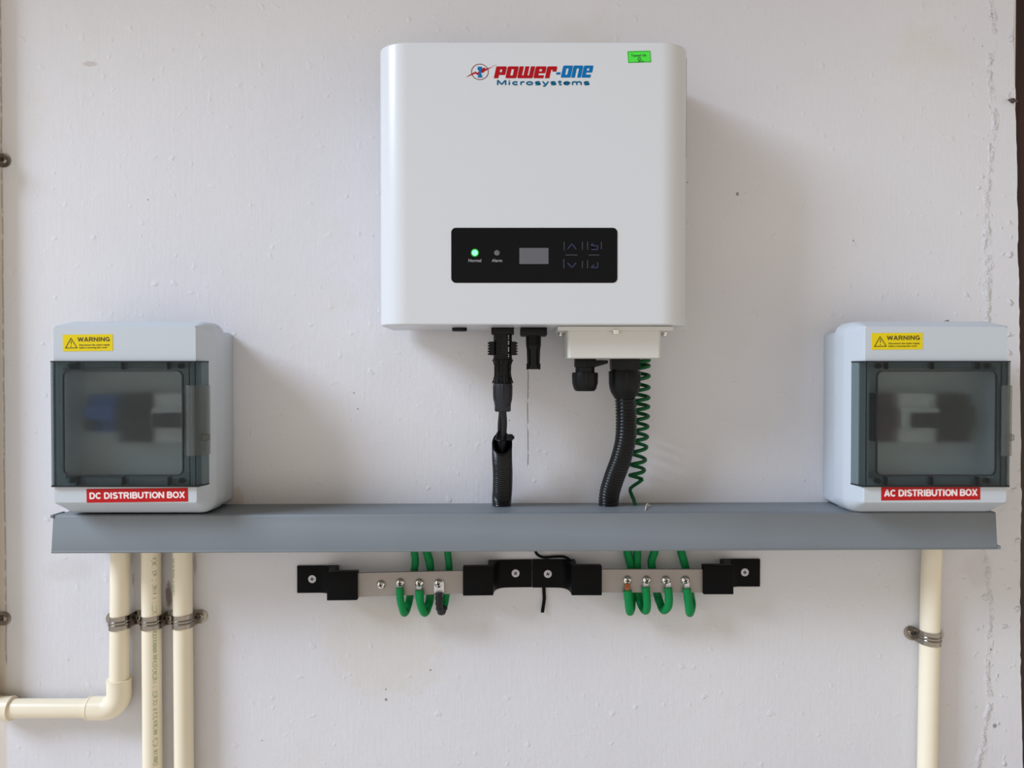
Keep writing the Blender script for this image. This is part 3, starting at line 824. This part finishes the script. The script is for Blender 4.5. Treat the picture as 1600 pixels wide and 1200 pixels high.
    mb.text('before removing this cover', fx(.33), fx(.89), fz(.13), fz(.26), d3, bold=.012)
    mb.rotate((x0, 0, z0), tilt); mb.build('sticker_text', M['yink'], ys)
    x0, x1, z0, z1 = rect(*redbox, D2)
    mb = MB(); mb.box(x0, x1, D2 - .0002, D2 + .0003, z0, z1); mb.rotate((x0, 0, z0), tilt)
    rs = mb.build('name_sticker', M['redst'], root)
    mb = text_label(x0, x1, z0, z1, D2 + .0003, red, mxx=.03, mzz=.27); mb.rotate((x0, 0, z0), tilt)
    mb.build('sticker_text', M['white_ink'], rs)
    return root, bx
dcb, dbx = distribution_box(-540.5, 'grey distribution box with red DC DISTRIBUTION BOX sticker, on the left end of the duct', 'DC DISTRIBUTION BOX', (135.5, 764, 294, 785.5), (98.3, 523, 176.5, 549), -0.7)
acb, abx = distribution_box(592, 'grey distribution box with red AC DISTRIBUTION BOX sticker, beside the brown door frame', 'AC DISTRIBUTION BOX', (1377, 759, 1531.5, 782), (1362, 520.5, 1441.5, 546.5), -0.5)
# devices behind the frosted windows
def device(name, label, cat, px0, px1, py0, py1, m_, tog=None, tm='dkdev', front=.094):
    x0, x1 = X(px0, front), X(px1, front); z0, z1 = Z(py1, front), Z(py0, front)
    r = thing(name, label, cat, ((x0 + x1) / 2, -.0602, z0), None)
    mb = MB(); zm = (z0 + z1) / 2; h = (z1 - z0)
    prof = [(.0603, z0), (front - .008, z0), (front - .008, zm - h * .22), (front, zm - h * .20), (front, zm + h * .20), (front - .008, zm + h * .22), (front - .008, z1), (.0603, z1)]
    mb.loft([[Vector((x, -d, z)) for d, z in prof] for x in (x0, x1)], .0005, 1)
    mb.build('body', M[m_], r)
    if tog:
        a0, a1, b0, b1 = tog
        mb = MB(); k = max(1, round((a1 - a0) / 22))
        for i in range(k):
            u0 = a0 + (a1 - a0) * i / k + 1.5; u1 = a0 + (a1 - a0) * (i + 1) / k - 1.5
            mb.box(X(u0, front), X(u1, front), front - .001, front + .006, Z(b1, front), Z(b0, front), .0008, 1)
        mb.build('toggle', M[tm], r)
    return r
device('surge_protector', 'blue surge protector behind the window of the DC box, at its left', 'surge protector', 131, 178.5, 617, 676, 'sblue', (134, 150, 655, 672), 'dkdev')
device('fuse_holder', 'black fuse holder block in the middle behind the window of the DC box', 'fuse holder', 180, 235, 615, 692, 'dkdev', (188, 228, 642, 650), 'dgrey')
device('circuit_breaker', 'white circuit breaker with dark toggles behind the window of the DC box', 'circuit breaker', 237, 284, 615, 692, 'wdev', (240, 284, 645, 668))
device('surge_protector', 'dark red device at the left behind the window of the AC box', 'surge protector', 1378, 1405, 615, 692, 'dkred', (1381, 1396, 640, 660), 'dkdev')
device('circuit_breaker', 'white circuit breaker with black toggles behind the window of the AC box', 'circuit breaker', 1408, 1467, 615, 692, 'wdev', (1421, 1466, 645, 668))
device('residual_current_breaker', 'dark breaker block at the right behind the window of the AC box', 'circuit breaker', 1470, 1523, 615, 692, 'dkdev', (1478, 1490, 640, 655), 'dgrey')

# ------------------------------------------------------------------ cables and corrugated conduits below the inverter
sc = thing('solar_cable_plug', 'black plug with two thin black cables hanging from the leftmost inverter socket', 'cable plug', (cx, -.070, Z(700, .07)))
dc = .070
mb = MB()
pr = [(561, .0108), (559.5, .0130), (562, .0132), (565, .0118), (570, .0104), (584, .0100), (592, .0112), (597, .0128), (599, .0129)]
mb.lathe((cx, -dc, 0), [(Z(y, dc), r) for y, r in [(599, .0100), (597, .0108), (590, .0100), (571, .0090), (565, .0104), (561, .0122), (559, .0124)]], 24)
for a in range(0, 360, 45):                                       # the cage of the locking collar
    q = math.radians(a + 12)
    mb.tube([(cx + r * math.cos(q), -dc + r * math.sin(q), Z(y, dc)) for y, r in pr[2:]], .0009, 6)
for y, r in ((563, .0129), (572, .0108), (580, .0106), (588, .0112), (597, .0129)):
    mb.lathe((cx, -dc, 0), [(Z(y, dc) - .0008, r - .001), (Z(y, dc) - .0005, r), (Z(y, dc) + .0005, r), (Z(y, dc) + .0008, r - .001)], 24)
mb.build('locking_collar', M['black'], sc)
mb = MB()
mb.lathe((cx, -dc, 0), [(Z(y, dc), r) for y, r in [(643, .0095), (642, .0102), (635, .0104), (631, .0106), (624, .0120), (618, .0124), (603, .0126), (599, .0118)]], 28)
for a in range(0, 360, 60):
    q = math.radians(a + 30)
    mb.tube([(cx + r * math.cos(q), -dc + r * math.sin(q), Z(y, dc)) for y, r in ((624, .0112), (619, .0119), (604, .0121), (600, .0112))], .0016, 6)
mb.box(cx - .0102, cx + .0102, dc - .0100, dc + .0100, Z(643, dc), Z(632, dc), .0028, 2)
mb.build('backshell', M['dgrey'], sc)
for pts, r in (([(786.5, 640, .072), (788, 660, .068), (787, 680, .062), (786, 700, .054), (785, 720, .046)], .0036),
               ([(783.5, 640, .062), (781.5, 660, .060), (781, 680, .055), (781, 700, .050), (781, 720, .044)], .0030)):
    mb = MB(); mb.tube(smooth_path([P(*p) for p in pts]), r, 12); mb.build('cable', M['cable'], sc)
def corr(pts, r, pitch, depth, name, label, top_slant=0.0, mat_='blackg', open_top=False, fade=None):
    path = smooth_path([P(*p) for p in pts], 12)
    L_ = [0.0]
    for a, b_ in zip(path[:-1], path[1:]): L_.append(L_[-1] + (b_ - a).length)
    tot = L_[-1]; step = pitch / 8; N_ = int(tot / step); cen = []; k = 0
    for i in range(N_ + 1):
        s_ = min(tot - 1e-6, i * step)
        while L_[k + 1] < s_: k += 1
        t = (s_ - L_[k]) / (L_[k + 1] - L_[k]); cen.append((path[k].lerp(path[k + 1], t), s_))
    mb = MB(); n = 28; rings = []
    def ring_at(i, rad):
        p = cen[i][0]; t = (cen[min(N_, i + 1)][0] - cen[max(0, i - 1)][0]).normalized()
        e1 = (Vector((1, 0, 0)) - t * t.x).normalized(); e2 = t.cross(e1)
        return [p + (e1 * math.cos(q) + e2 * math.sin(q)) * rad for q in [2 * math.pi * j / n for j in range(n)]]
    for i in range(N_ + 1):
        s_ = cen[i][1]; dd = depth
        ph = math.cos(2 * math.pi * s_ / pitch); ph = math.copysign(abs(ph) ** 0.6, ph)
        rings.append(ring_at(i, r + dd * ph * .5 - dd * .5))
    if open_top:
        inner = [ring_at(i, r - .0022) for i in (0, int(N_ * .12), int(N_ * .28))]
        if top_slant:
            for rg, f in [(rings[j], 1 - j / (N_ * .28)) for j in range(int(N_ * .28))] + [(inner[0], 1.0), (inner[1], .55)]:
                c_ = sum((v for v in rg), Vector()) / n
                for q, v in enumerate(rg): rg[q] = v + Vector((0, 0, 1)) * ((v.y - c_.y) / r) * top_slant * max(0, f)
        mb.loft(inner[::-1] + rings)
    else: mb.loft(rings)
    ob = mb.build(name, M[mat_], smooth=60)
    return tag(ob, label, 'corrugated conduit')
corr([(784.5, 693, .058), (784.5, 715, .052), (785.5, 740, .040), (785, 765, .028), (784, 780, .021), (783.8, 806, .018)], .0131, .0033, .0009, 'corrugated_conduit',
     'short straight black flexible sleeve with open slanted top, standing on the duct', top_slant=.011, open_top=True)
corr([(976, 615, .066), (978, 635, .066), (978.5, 665, .062), (977, 690, .056), (970, 718, .046), (960, 745, .034), (953, 768, .025), (951, 785, .021), (950.5, 806, .019)], .0137, .0042, .0016, 'corrugated_conduit',
     'curved black flexible conduit running from the terminal cover down into the duct')
mb = MB()
tie = smooth_path([P(784 + 14 * math.cos(q) * 0.62, 685.5 - 3.2 * math.sin(q), .060 - .0085 * math.sin(q)) for q in [2 * math.pi * k / 16 for k in range(17)]], 3)
mb.tube(tie, .0012, 8, flat=1.6)
c = P(796.5, 684, .062); mb.box(c.x - .004, c.x + .004, .057, .067, c.z - .0035, c.z + .0045, .001)
c = P(801.5, 683.5, .062); mb.box(c.x - .0028, c.x + .0018, .060, .065, c.z - .0022, c.z + .0022, .0008)
c = P(778, 677, .060); mb.tube([P(777, 684, .058), P(777.5, 678, .058), P(780, 674, .060)], .0018, 8)
tag(mb.build('cable_tie', M['black']), 'black cable tie wrapped round the thin cables at the open top of the sleeve', 'cable tie')
# coiled green wire
pts = []; turns = 11.5
ys = [563, 571, 587, 605, 621, 635, 650, 666, 682, 698, 718, 734, 751]
def cxat(y): return 1000.5 - 1.0 * max(0, (y - 600) / 60) - 3.5 * max(0, (y - 690) / 60)
n_ = 16
for k in range(len(ys) - 1):
    for j in range(n_):
        t = j / n_; y = ys[k] + (ys[k + 1] - ys[k]) * t; q = 2 * math.pi * t
        rad = 13.2 if y < 640 else 13.2 - (y - 640) / 110 * 2.6
        w = P(cxat(y), y, .048 - (y - 563) / 190 * .026)
        pts.append(w + Vector((math.cos(q) * rad * U * .97, -math.sin(q) * rad * U * .97, 0)))
tail = [P(996, 755, .016), P(985, 763, .012), P(986, 771, .016), P(990, 780, .020), P(992, 789, .022), P(993, 806, .022)]
mb = MB(); mb.tube(smooth_path(pts + tail, 2), .0025, 8)
tag(mb.build('coiled_earth_wire', M['greend'], smooth=60), 'thin green wire wound into a coil, hanging behind the curved black conduit', 'wire')

# ------------------------------------------------------------------ earthing bus bars
def insulator(root, s_, ear_px, web_px, in_px, ye0, ye1, yb0, yb1, tilt, D=.040, screw=None, ang=0):
    """ear_px outer end of the wall ear, web_px outer side of the raised block, in_px its inner side; s_ = -1 ear on the left"""
    z_t = (Z(ye0, .004) + Z(yb0, D)) / 2; z_b = (Z(ye1, .004) + Z(yb1, D)) / 2
    xe = X(ear_px, .003); xo = X(web_px, D); xi = X(in_px, D)
    t = .0035; sg = 1 if xi > xo else -1
    arch = []
    xs = xe + (xo - xe) * .40
    for k in range(1, 9):
        q = k / 8; arch.append((xs + (xo - xs) * math.sin(q * math.pi / 2) ** 1.0, t + (D - t) * (1 - math.cos(q * math.pi / 2)) ** 2.0))
    pts = [(xe, .0003), (xe, t), (xs, t)] + arch + [(xi, D), (xi, D - .013), (xo + sg * .0075, D - .013), (xo + sg * .0075, .0003)]
    mb = MB(); mb.plan(pts, z_b, z_t, .0007, 2, ang=40)
    for v in mb.bm.verts: v.co.z += (v.co.x - (xe + xi) / 2) * tilt
    # the ear sits level with its screw, the raised block slightly lower where the photo shows it so
    o_ = mb.build('insulator', M['blackm'], root)
    mb = MB(); c_ = P(*screw, t); cross_head(mb, c_, t, .0056, 0.0, ang=ang)
    mb.build('mounting_screw', [M['zinc'], M['recess']], o_)
    return o_
def bus(label, xa_, ya0, ya1, xb_, yb0, yb1, screws, loc):
    r = thing('earthing_bus_bar', label, 'bus bar', loc, None)
    D = .034
    a0 = P(xa_, ya0, D); a1 = P(xa_, ya1, D); b0 = P(xb_, yb0, D); b1 = P(xb_, yb1, D)
    mb = MB(); mb.prism([(a1.x, a1.z), (b1.x, b1.z), (b0.x, b0.z), (a0.x, a0.z)], D - .004, D, .0004, 1)
    mb.build('bar', M['bar'], r)
    for px, py, an in screws:
        c_ = P(px, py, D + .002); mb = MB(); cross_head(mb, c_, D, .0062, .0048, ang=an)
        mb.build('terminal_screw', [M['chrome'], M['recess']], r)
    return r
b1 = bus('left bus bar: flat metal strip on two black insulators with four screws and three wires', 545, 895.5, 933.5, 735, 891.5, 927, [(595, 914, 20), (625, 911, 10), (655, 911.5, 40), (685, 912, 15)], (X(640), 0, Z(935)))
insulator(b1, -1, 463, 509.5, 557, 885, 927, 893.5, 938, .012, screw=(488, 904.5), ang=5)
insulator(b1, 1, 831, 770.5, 723, 873, 917, 888, 932, .012, screw=(805.5, 895.5), ang=40)
b2 = bus('right bus bar: flat metal strip on two black insulators with four screws and four wires', 930, 889.5, 926, 1110, 889.5, 926, [(980.5, 907, 5), (1010.5, 907, 30), (1040.5, 907, 12), (1071, 907, 25)], (X(1025), 0, Z(935)))
insulator(b2, -1, 831.8, 893.5, 941, 873, 918, 886, 931, 0, screw=(856, 896.5), ang=30)
insulator(b2, 1, 1189, 1147.5, 1100.5, 871.5, 915, 886.5, 931, 0, screw=(1163.5, 894), ang=0)
# green wires looped from the screws under the bars and up into the duct
def wire(label, front, bottom, back, top, r=.0046, sleeve=None, lug=False, strands=False):
    root_p = P(front[0][0], front[0][1], .039)
    r_ = thing('earth_wire', label, 'wire', (root_p.x, -.02, P(*bottom[0], .03).z - .004), 'green earth wires on the bus bars')
    pts = [P(x, y, .0395) for x, y in front] + [P(x, y, d) for (x, y), d in zip(bottom, (.036, .028, .020)[:len(bottom)] if len(bottom) > 1 else (.030,))]
    pts += [P(x, y, .0135) for x, y in back] + [P(x, y, .0145) for x, y in top] + [P(top[-1][0], 846, .018)]
    mb = MB(); full = smooth_path(pts, 6)
    if sleeve:
        k = int(len(full) * sleeve)
        mb.tube(full[k - 1:], r, 12); g = mb.build('insulation', M['green'], r_)
        mb = MB(); rr = [r * (1.02 + .10 * math.sin(i * 1.7)) for i in range(k + 1)]
        mb.tube(full[:k + 1], rr, 12); mb.build('tape_wrap', M['cable'], r_)
    else:
        rr = [r * (1 + .06 * mnoise.noise(Vector((i * .35, top[0][0], 0)))) for i in range(len(full))]
        rr = [q * 1.08 for q in rr]; mb.tube(full, rr, 12); g = mb.build('insulation', M['green'], r_, smooth=60)
    x, y = front[0]
    mb = MB()
    if lug:
        a = P(x - 8, 907, .0345); b_ = P(x + 8, 926.5, .0345)
        mb.prism(rrect(a.x, b_.x, b_.z, a.z, .003, 4), .0342, .0362, .0004, 1); mb.build('lug', M['lug'], r_)
    elif strands:
        for k in range(7):
            o2 = (k - 3) * 1.1
            mb.tube([P(x + o2, 909, .036), P(x + o2 * 1.2, 916, .038 + .0006 * (k % 2)), P(x + o2 * .8, 923, .0395)], .0007, 5)
        mb.build('bare_strands', M['copper'], r_)
    else:
        a = P(x - 4, 909, .0345); b_ = P(x + 4, 921, .0345)
        mb.prism([(a.x, a.z), (b_.x, a.z), (b_.x, b_.z), (a.x, b_.z)], .0342, .0375, .0006, 1); mb.build('lug', M['lug'], r_)
    return r_
wire('green wire on the second screw of the left bar, looping down as a narrow U', [(624.5, 918.5), (625, 932)], [(628, 948), (632, 958), (637, 948)], [(640.5, 932)], [(647, 893), (649, 876), (647.5, 862)])
wire('green wire with a wide squarish loop on the third screw of the left bar', [(655, 922.5), (656, 936)], [(659, 950), (664, 957.5), (668.5, 948)], [(672, 932)], [(672.5, 893), (671, 877), (667, 862)], r=.0050)
wire('wire wrapped in black tape with a flat metal lug, rightmost on the left bar', [(686, 926), (686, 938)], [(687, 950), (690, 956.5), (694, 948)], [(697, 932)], [(701.5, 893), (701, 877), (699.5, 862)], sleeve=.44, lug=True)
wire('green wire with bare copper strands, leftmost on the right bar', [(980.5, 922.5), (982, 936)], [(983.5, 950), (984.5, 955.5), (986.5, 946)], [(986.5, 930)], [(986.5, 893), (984, 877), (980.5, 862)], r=.0052, strands=True)
wire('green wire on the second screw of the right bar, its back half peeking out', [(1009, 917.5), (1010.5, 934)], [(1011, 948), (1008, 954), (1002, 945)], [(997.5, 929)], [(995.5, 893), (995.5, 877), (995.5, 862)], r=.0050)
wire('green wire swinging left in a broad loop, third on the right bar', [(1044, 918.5), (1045, 934)], [(1044, 947), (1037, 953.5), (1032, 944)], [(1027, 928)], [(1020, 893), (1018, 877), (1022.5, 862)], r=.0050)
wire('green wire hanging straight down from the rightmost screw of the right bar', [(1073, 919.5), (1075, 936)], [(1077, 952), (1078, 957.5), (1081, 946)], [(1079, 930)], [(1072.5, 893), (1068.5, 877), (1064.5, 862)], r=.0050)
# black cord and strip
mb = MB()
mb.tube(smooth_path([P(836, 846, .012), P(836.5, 860, .010), P(841, 867.5, .006), P(851, 871, .004), P(866, 870, .004), P(880, 870, .005), P(889, 874, .008), P(894, 884, .014), P(896, 892, .016)]), .0019, 10)
tag(mb.build('loose_cable', M['blackm']), 'thin black cord coming from under the duct and curling over the black insulator', 'cable')
mb = MB()
a = P(849.5, 914, .0018); b_ = P(850.5, 935, .003); c_ = P(847.5, 957, .005)
mb.loft([[p + Vector((dx, dy, 0)) for dx, dy in ((-.0023, .0006), (.0023, .0006), (.0023, -.0008), (-.0023, -.0008))] for p in (a, b_, c_)])
tag(mb.build('black_strap', M['blackm']), 'short flat black strap end hanging straight down below the middle insulators', 'strap')

# ------------------------------------------------------------------ PVC conduits and their clamps
def wpx(px, py, d):                                               # straight from the photo at its own depth
    return P(px, py, d)
PR = .0125; PD = .0160
def pipe_print(parent, cxw, rad, dpt, ang0, ztop, zbot, seed, kind):
    """rows of worn green marks printed along the pipe, wrapped on its surface"""
    rnd = random.Random(seed); mb = MB(); z = ztop
    while z > zbot:
        gap = rnd.random() < .16
        h = rnd.uniform(.0009, .0022)
        if not gap:
            w0 = rnd.uniform(-.22, -.16); w1 = rnd.uniform(.16, .23)
            parts_ = [(w0, w1)] if rnd.random() < .72 else [(w0, w0 + .08), (w1 - .10, w1)]
            for u0, u1 in parts_:
                vs = []
                for k in range(4):
                    q = ang0 + u0 * 1.3 + (u1 - u0) * k / 3
                    for zz_ in (z, z - h * .75):
                        vs.append(Vector((cxw(zz_) + math.cos(q) * (rad + .00012), -(dpt + math.sin(q) * (rad + .00012)), zz_)))
                mb._faces(vs, [(2 * k, 2 * k + 1, 2 * k + 3, 2 * k + 2) for k in range(3)])
        z -= h + (.0045 if rnd.random() < .07 else .0002)
    mb.build('printed_marks', M['pipe_ink'], parent)
# left run: out-of-frame riser, coupling, horizontal length, elbow, riser into the duct
run = thing('conduit_run', 'cream plastic conduit turning through an elbow, leftmost of the pipes under the duct', 'conduit', (X(187), 0, Z(1125)))
PDE = .0170
top1 = P(188.5, 846, PDE); el1 = P(186.3, 1090, PDE)
zh = Z(1106.5, PDE)
xv = el1.x; rb = .020
mb = MB(); mb.tube([top1, Vector((xv + (top1.x - xv) * .1, -PDE, zh + .030))], PR, 28); mb.build('pipe', M['pvc'], run)
mb = MB(); mb.tube([(X(10, PDE, 1106), -PDE, zh), (X(145, PDE, 1106), -PDE, zh)], PR, 28); mb.build('pipe', M['pvc'], run)
def elbow(name, corner, up, side, sock=.0165, r_=.0155):
    """90 degree elbow: up = +1 socket upwards, side = -1 socket to the left"""
    mb = MB(); path = [Vector((corner.x, corner.y, corner.z + up * (rb + sock)))]
    path.append(Vector((corner.x, corner.y, corner.z + up * (rb + .0005))))
    for k in range(9):
        q = math.radians(90 * k / 8)
        path.append(Vector((corner.x + side * (rb - rb * math.cos(q)), corner.y, corner.z + up * (rb - rb * math.sin(q)))))
    path.append(Vector((corner.x + side * (rb + .0005), corner.y, corner.z)))
    path.append(Vector((corner.x + side * (rb + sock), corner.y, corner.z)))
    mb.tube(path, r_, 32)
    mb.tube([path[0] + Vector((0, 0, -up * .0018)), path[0] + Vector((0, 0, up * .0002))], r_ + .0005, 32)
    mb.tube([path[-1] + Vector((-side * .0018, 0, 0)), path[-1] + Vector((side * .0002, 0, 0))], r_ + .0005, 32)
    return mb.build(name, M['pvc'], run)
elbow('elbow', Vector((xv, -PDE, zh)), 1, -1, sock=.020)
xL = X(-15 - 12, PDE, 900)
elbow('elbow', Vector((xL, -PDE, zh)), 1, 1, sock=X(19, PDE, 1106) - xL - rb)
mb = MB(); mb.tube([Vector((xL, -PDE, zh + .030)), Vector((xL, -PDE, 2.4))], PR, 24); mb.build('pipe', M['pvc'], run)
def straight(label, pa, pb, pr_args, bend=None):
    pts = [pa, pb] if not bend else smooth_path([pa] + bend + [pb], 8)
    mb = MB(); mb.tube(pts, PR, 28)
    o_ = mb.build('conduit_pipe', M['pvc']); tag(o_, label, 'conduit')
    for a in pr_args: pipe_print(o_, *a)
    return o_
def ext(px, py0, px1, py1, d, y):                                 # carry a pipe on below the frame
    a = P(px, py0, d); b = P(px1, py1, d); z = Z(y, d); return a + (b - a) * ((a.z - z) / (a.z - b.z))
pa = P(236, 846, PD); pb = ext(236, 870, 238.2, 1190, PD, 1900)
cxf = lambda z: pa.x + (pb.x - pa.x) * (pa.z - z) / (pa.z - pb.z)
straight('cream conduit pipe with green print along its right side, middle of the three left pipes', pa, pb, [(cxf, PR, PD, 0.86, Z(864), Z(1192), 4, 0)])
pa3 = P(285, 846, PD); pb3 = ext(285.3, 870, 287.6, 1190, PD, 1900)
cxf3 = lambda z: pa3.x + (pb3.x - pa3.x) * (pa3.z - z) / (pa3.z - pb3.z)
straight('plain cream conduit pipe, rightmost of the three left pipes', pa3, pb3, [(cxf3, PR, PD, 2.35, Z(866), Z(922), 9, 0)])
pa4 = P(1456.5, 846, PD + .004); pb4 = ext(1454, 940, 1449.3, 1190, PD, 1900)
straight('single cream conduit pipe under the AC box at the right', pa4, pb4, [], bend=[P(1456.3, 870, PD + .004), P(1454.5, 905, PD + .001), P(1452.7, 990, PD), P(1451, 1080, PD)])
def clamp(label, pxc, py, d0, tilt=0.0, dpt=PD, bare=False):
    c_ = P(pxc, py, dpt); xc = c_.x
    zc = Z(py + (583 - py) * 0, 0)                                 # ear level on the wall
    r = thing('pipe_clamp', label, 'pipe clamp', (xc, 0, zc), 'metal saddle clamps holding the pipes')
    R0 = PR + .0003; R1 = R0 + .0010; ear = .0270; er = .0095
    mid = []                                                       # (x, d) centre line
    nx = 10
    for k in range(nx + 1): mid.append((-ear + (ear - R1 - .0015) * k / nx, d0 + .0005))
    for k in range(1, 20):
        q = math.radians(180 - 180 * k / 20); mid.append((math.cos(q) * (R1 - .0005), max(d0 + .0012, dpt + math.sin(q) * (R1 - .0005))))
    # straight legs between wall and pipe centre
    arc = [(-R1 - .0006, d0 + .0025), (-R1 + .0005, dpt * .6)] + [(math.cos(math.radians(180 - 180 * k / 20)) * (R1 - .0005), dpt + math.sin(math.radians(180 - 180 * k / 20)) * (R1 - .0005)) for k in range(0, 21)] + [(R1 - .0005, dpt * .6), (R1 + .0006, d0 + .0025)]
    flatL = mid[:nx + 1]; flatR = [(-x, d) for x, d in flatL[::-1]]
    line = flatL + arc + flatR
    mb = MB(); rings = []
    for i, (x, d) in enumerate(line):
        a = line[max(0, i - 1)]; b_ = line[min(len(line) - 1, i + 1)]
        tx, td = b_[0] - a[0], b_[1] - a[1]; l_ = math.hypot(tx, td); nx_, nd = -td / l_, tx / l_
        if abs(x) > ear - er: w = math.sqrt(max(0.0, er ** 2 - (abs(x) - (ear - er)) ** 2)); w = max(w, .0012)
        else: w = er - .0006 * min(1, (ear - er - abs(x)) / .004)
        zs_ = tilt * x
        h = .0005
        rings.append([Vector((xc + x + nx_ * u_ * h, -(d + nd * u_ * h), zc + zs_ + v_ * w)) for u_, v_ in ((-1, -1), (1, -1), (1, 1), (-1, 1))])
    mb.loft(rings)
    for v_ in (-.0021, .0021):
        mb.tube([Vector((xc + x * 1.03, -(dpt + (d - dpt) * 1.03), zc + tilt * x + v_)) for x, d in arc[2:-2]], .0012, 8)
    mb.build('strap', M['steel'], r)
    for s_ in (-1, 1):
        mb = MB(); cc = Vector((xc + s_ * (ear - er), 0, zc + tilt * s_ * (ear - er)))
        cross_head(mb, cc, d0 + .0010, .0046, .0018, ang=20 * s_)
        mb.build('screw', [M['steel'], M['recess']], r)
    return r
clamp('metal saddle clamp on the leftmost pipe under the duct', 187.3, 965, .0006, .05, PDE)
clamp('metal saddle clamp on the middle of the three left pipes', 237, 965, .0018, .02)
clamp('metal saddle clamp on the third pipe, its screwed ear showing at the right', 286, 963.5, .0006, .03)
clamp('metal saddle clamp on the single pipe at the right', 1452.7, 989.5, .0006, -.06)
clamp('half visible rusty clamp ear at the upper left edge of the picture', -27, 251, .0004, 0, PDE)
clamp('half visible clamp ear at the lower left edge of the picture', -27, 966, .0004, 0, PDE)

# ------------------------------------------------------------------ small odds and ends
mb = MB()
mb.tube([P(1577, 156, 0.0), P(1578, 156.5, .006), P(1583, 156.5, .012), P(1588.5, 158, .013)], [.0014, .0014, .0013, .0012], 8)
mb.lathe((X(1578), -.0005, Z(157.5)), [(0, .0036), (.0016, .0030), (.0024, .0012)], 12, 'd')
c_ = P(1588.5, 158, .013); mb.lathe((c_.x, c_.y, c_.z), [(-.001, .0012), (.0004, .0018), (.0010, .0010)], 10, 'd')
tag(mb.build('nail', M['rust']), 'small bent nail in the wall beside the dark door frame near the top right', 'nail')
mb = MB()
zd = P(1012, 794, .05).z
mb.tube(smooth_path([P(1008.5, 797, .062), P(1009.5, 791, .045), P(1012, 787, .035), P(1014.5, 790, .035), P(1017.5, 790, .030)]), .0007, 6)
tag(mb.build('thread_scrap', M['thread']), 'scrap of white thread lying on the duct to the right of the green coil', 'thread')
mb = MB()
bmesh.ops.create_icosphere(mb.bm, subdivisions=2, radius=.0030)
for v in mb.bm.verts:
    v.co *= 1 + .5 * mnoise.noise(v.co * 500); v.co.z *= .75; v.co += Vector((X(1481, .055), -.052, vz(-75) + .0012))
tag(mb.build('plaster_crumb', M['crumb']), 'tiny dirty crumb of plaster lying on top of the AC box', 'crumb')
